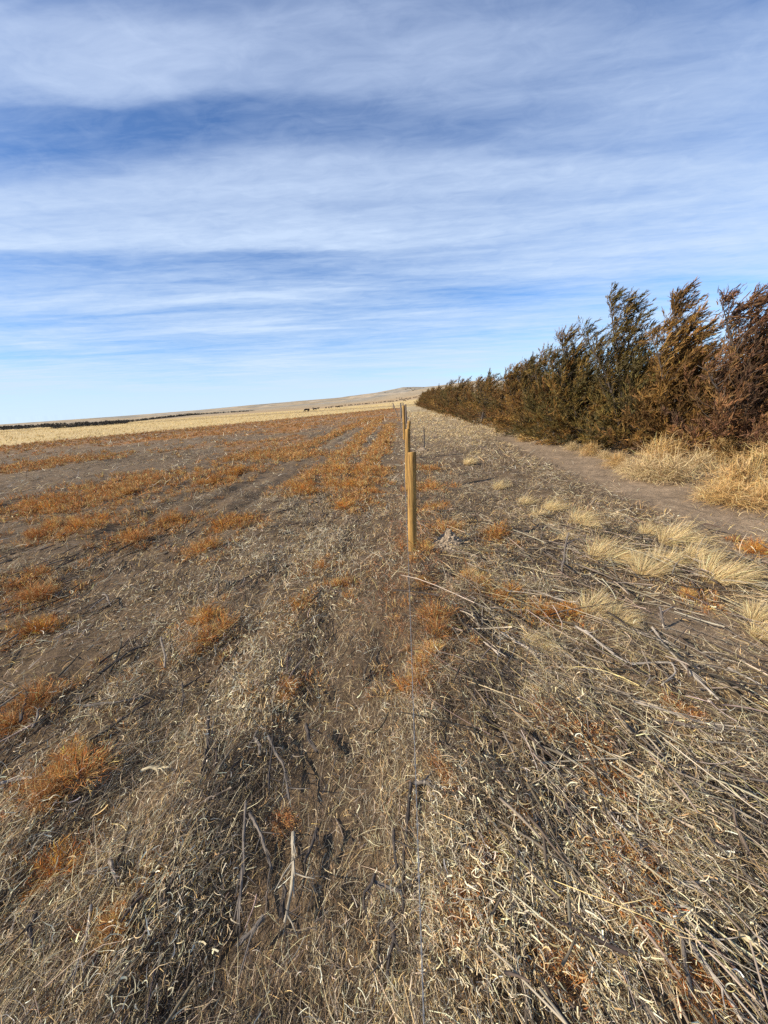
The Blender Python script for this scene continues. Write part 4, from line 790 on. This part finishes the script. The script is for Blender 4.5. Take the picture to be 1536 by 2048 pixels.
# ------------------------------------------------------------------ tumbleweeds caught under the trees
def tumble_mesh(pal, n=700, w=.010):
    b_ = Bag(); a = rng.uniform(0, 6.28, n); e = rng.uniform(-.5, 1.5, n); q = rng.uniform(.1, .75, n)
    d = np.stack([np.cos(a) * np.cos(e), np.sin(a) * np.cos(e), np.sin(e)], 1); P = d * q[:, None]; P[:, 2] = P[:, 2] * .8 + .32
    b_.strips(P, math.pi / 2 - a + rng.normal(.3, 1.0, n), e + rng.normal(0, .7, n), rng.uniform(.25, .75, n), w, yaw=rng.normal(0, 1.5, n), pb=rng.normal(-.2, 1.0, n), roll=rng.uniform(-1.5, 1.5, n), col=pick(pal, n, .2), n=6, tip=.4, wob=.15)
    for q in range(2): b_.strips(P * (.8 + .3 * rng.random((n, 1))), rng.uniform(0, 6.28, n), rng.normal(.2, .7, n), rng.uniform(.1, .3, n), w * .8, yaw=rng.normal(0, 1, n), pb=rng.normal(0, .6, n), roll=rng.uniform(-1.5, 1.5, n), col=pick(pal, n, .25), n=3, tip=.4)
    v = b_.v
    for q in v: q[:, 2] = np.maximum(q[:, 2], .01)
    return b_.mesh('tumbleweed', M_STRAW)
TG = [(.60, .39, .15), (.50, .31, .11), (.66, .48, .23), (.38, .23, .085)]; TP = [(.58, .43, .22), (.48, .34, .16), (.62, .48, .26), (.32, .22, .11)]; TO = [(.36, .22, .06), (.30, .18, .05), (.42, .28, .09)]
tm = {'g': [tumble_mesh(TG) for _ in range(3)], 'p': [tumble_mesh(TP) for _ in range(2)], 'o': [tumble_mesh(TO)]}
for px, py, rp, kind, lift, lab in [(1318, 905, 48, 'g', 0, 'big golden heap under the tall golden olive juniper'), (1285, 935, 40, 'p', 0, 'paler one on the left of the big heap'), (1330, 938, 44, 'p', 0, 'broad straw pale one in front of the golden heap'), (1415, 985, 30, 'p', 0, 'broad pale one spread along the track edge'), (1400, 905, 40, 'g', .1, 'golden one deep between the two big heaps'), (1250, 935, 22, 'p', 0, 'flat pale one at the left foot of the big heap'), (1140, 893, 14, 'p', 0, 'tiny pale one at the foot of the middle height juniper'), (1355, 843, 30, 'g', .55, 'one perched up in the juniper branches'), (1469, 950, 62, 'g', 0, 'largest orange gold heap below the forked juniper'), (1512, 925, 50, 'g', .15, 'one behind the largest heap at the frame edge'), (1440, 985, 45, 'g', 0, 'low one spilling onto the track'), (1520, 992, 48, 'g', 0, 'low spread one at the right frame edge'), (1390, 925, 35, 'p', 0, 'pale one between the two big heaps'), (1528, 870, 30, 'o', .35, 'olive gold one high at the right frame edge'),
                                    (1176, 897, 22, 'g', 0, 'small golden one under the dark olive juniper'), (1228, 920, 24, 'g', 0, 'small one left of the big heap'), (1205, 908, 14, 'p', 0, 'tiny pale one under the two topped juniper'), (1046, 873, 15, 'g', 0, 'golden one at the foot of the lower row'), (1000, 858, 12, 'g', 0, 'small one farther along the row foot'), (1100, 880, 12, 'p', 0, 'small pale one under the middle height juniper'), (1340, 945, 26, 'p', 0, 'flat pale one in front of the big heap'), (955, 843, 9, 'p', 0, 'tiny one far along the row foot')]:
    g = gp(px, py + rp * .62); dep = float((g - np.array([0, 0, CAM_H])) @ CF); R = rp / FPX * dep
    o = bpy.data.objects.new('tumbleweed', tm[kind][rng.integers(0, len(tm[kind]))]); COL.objects.link(o); o.location = (g[0] + .05, g[1], gz1(g[0], g[1]) - .02 + lift); s = R * 1.3; o.scale = (s * 1.2, s, s * .85); o.rotation_euler = (0, 0, rng.uniform(0, 6.28))
    if lift: o.location[0] += .25
    tag(o, 'dry tumbleweed, ' + lab, 'tumbleweed', 'tumbleweeds caught at the foot of the junipers')

# ------------------------------------------------------------------ far things: cattle, tree belts, hill shrubs
def cow_mesh(col, seed):
    b_ = Bag(); col = np.array(col); r_ = np.random.default_rng(seed)
    s = np.array([-1.05, -.98, -.7, -.3, .15, .5, .75]); z = [1.12, 1.1, 1.06, 1.0, 1.02, 1.08, 1.12]; ra = [.12, .27, .34, .38, .37, .33, .22]
    b_.tube(np.stack([s, 0 * s, z], 1), ra, col, 10)
    graze = r_.random() < .6; hz = .35 if graze else 1.35; hx = 1.25
    b_.tube([(.65, 0, 1.12), (.95, 0, (1.12 + hz) / 2 + .1), (hx, 0, hz)], [.24, .17, .13], col, 8); b_.tube([(hx - .05, 0, hz + .06), (hx + .18, 0, hz - .08), (hx + .34, 0, hz - .2)], [.13, .12, .07], col, 8)
    for x, yq in ((-.85, .2), (-.8, -.2), (.52, .19), (.58, -.19)):
        b_.tube([(x, yq, .95), (x + (.04 if x > 0 else -.10), yq, .5), (x + .02, yq, .45), (x, yq, 0)], [.15, .08, .07, .06], col * .9, 6)
    b_.tube([(-1.05, 0, 1.2), (-1.17, 0, 1.0), (-1.18, 0, .55)], [.04, .03, .05], col * .8, 5)
    for yq in (.16, -.16): b_.tube([(hx - .02, yq * .6, hz + .1), (hx - .06, yq * 1.5, hz + .1)], [.05, .02], col, 5)
    return b_.mesh('cow', M_STALK)
cows = [cow_mesh(c, i) for i, c in enumerate([(.02, .016, .014), (.03, .02, .016), (.09, .045, .025), (.025, .02, .018)])]
CW = [(75, 385), (108, 382), (160, 350), (182, 370), (222, 358), (320, 348), (357, 345), (385, 342), (405, 325), (447, 333), (470, 340), (480, 324), (505, 326), (520, 326), (555, 313), (600, 312), (620, 310), (635, 310), (680, 305), (712, 303), (735, 300), (770, 297), (805, 294), (825, 293), (850, 290), (905, 284), (938, 282), (970, 277), (990, 276), (1005, 275), (1035, 272), (1050, 268), (1085, 266), (1105, 266), (1120, 264), (1143, 264), (1188, 257), (1185, 222), (1220, 222), (1250, 222), (1230, 243), (1250, 240), (1265, 242), (1280, 236), (1305, 232), (1325, 240), (1345, 228), (1360, 225), (1395, 218), (1415, 214), (1435, 212), (1285, 258)]
for i, (a, c) in enumerate(CW):
    p, rr = hit(600 + a / 6.144, 760 + (c + 5) / 6.144); o = bpy.data.objects.new('cow', cows[rng.integers(0, 4)]); COL.objects.link(o); o.location = p; o.rotation_euler = (0, 0, rng.uniform(0, 6.28)); sc = float(np.clip(rr / 480, .9, 1.35)); o.scale = (sc,) * 3
    w = 'at left end of herd' if a < 300 else 'in the middle of herd' if a < 880 else 'in dense line above fence end' if a < 1200 else 'near hill foot beside junipers'
    tag(o, 'dark cow on the pale plain ' + w, 'cow', 'cattle spread along the plain')

def blob_trees(name, segs, n, hpx, label, col):
    b_ = Bag()
    for i in range(n):
        j = rng.integers(0, len(segs)); (x0, y0), (x1, y1), hp = segs[j]; t_ = rng.random(); px = x0 + (x1 - x0) * t_; py = y0 + (y1 - y0) * t_ + abs(rng.normal(0, .35))
        p, rr = hit(px, py, 120, 2600); h = 1.0 * hp / FPX * rr * rng.uniform(.65, 1.1); m = 26
        a = rng.uniform(0, 6.28, m); u = rng.random(m); rad = h * .38 * (1 - u) ** .6 * rng.random(m) ** .4
        P = np.stack([p[0] + rad * np.cos(a), p[1] + rad * np.sin(a), p[2] - .1 + u * h * .85], 1)
        b_.strips(P, math.pi / 2 - a + rng.normal(0, .6, m), rng.uniform(-.1, 1.2, m), h * rng.uniform(.15, .34, m), h * .16, roll=rng.uniform(-1.5, 1.5, m), col=np.tile(np.array(col), (m, 1)) * np.exp(rng.normal(0, .25, (m, 1))), n=2, tip=.3)
    tag(b_.build(name, M_FOLI), label, 'trees', kind='stuff')
blob_trees('treeline', [((-260, 872), (60, 857), 6), ((0, 859), (110, 852.5), 5), ((80, 855), (254, 846), 6), ((104, 857), (254, 846.5), 5), ((160, 850), (260, 843.5), 4), ((254, 844.5), (384, 830), 4), ((250, 844), (400, 829), 3.5), ((384, 830), (500, 822.5), 2.6), ((384, 830), (508, 821.5), 2)], 1300, 6, 'dark tree belts along the far left plain', (.042, .038, .032))
for a, c, sz in [(1300, 112, 5), (1322, 98, 4), (1340, 100, 3), (1362, 105, 4), (1388, 130, 5), (1410, 112, 4), (1520, 92, 4), (1045, 155, 4), (1375, 112, 4), (1355, 98, 3), (1190, 222, 3)]:
    p, rr = hit(600 + a / 6.144, 760 + c / 6.144 + .6, 300, 3400); b_ = Bag(); s = sz / 6.144 * 2.2 / FPX * rr; m = 60; th = rng.uniform(0, 6.28, m); u = rng.random(m)
    b_.strips(np.stack([s * .6 * np.cos(th) * (1 - u * .5), s * .6 * np.sin(th) * (1 - u * .5), u * s * .5], 1), math.pi / 2 - th, rng.uniform(0, 1.2, m), s * .5, s * .2, roll=rng.uniform(-1.5, 1.5, m), col=np.tile(np.array([.03, .027, .022]), (m, 1)), n=2, tip=.3)
    o = b_.build('hill_shrub', M_FOLI); o.location = p; tag(o, 'tiny dark shrub on the far butte slope', 'shrub', 'shrubs on the butte')
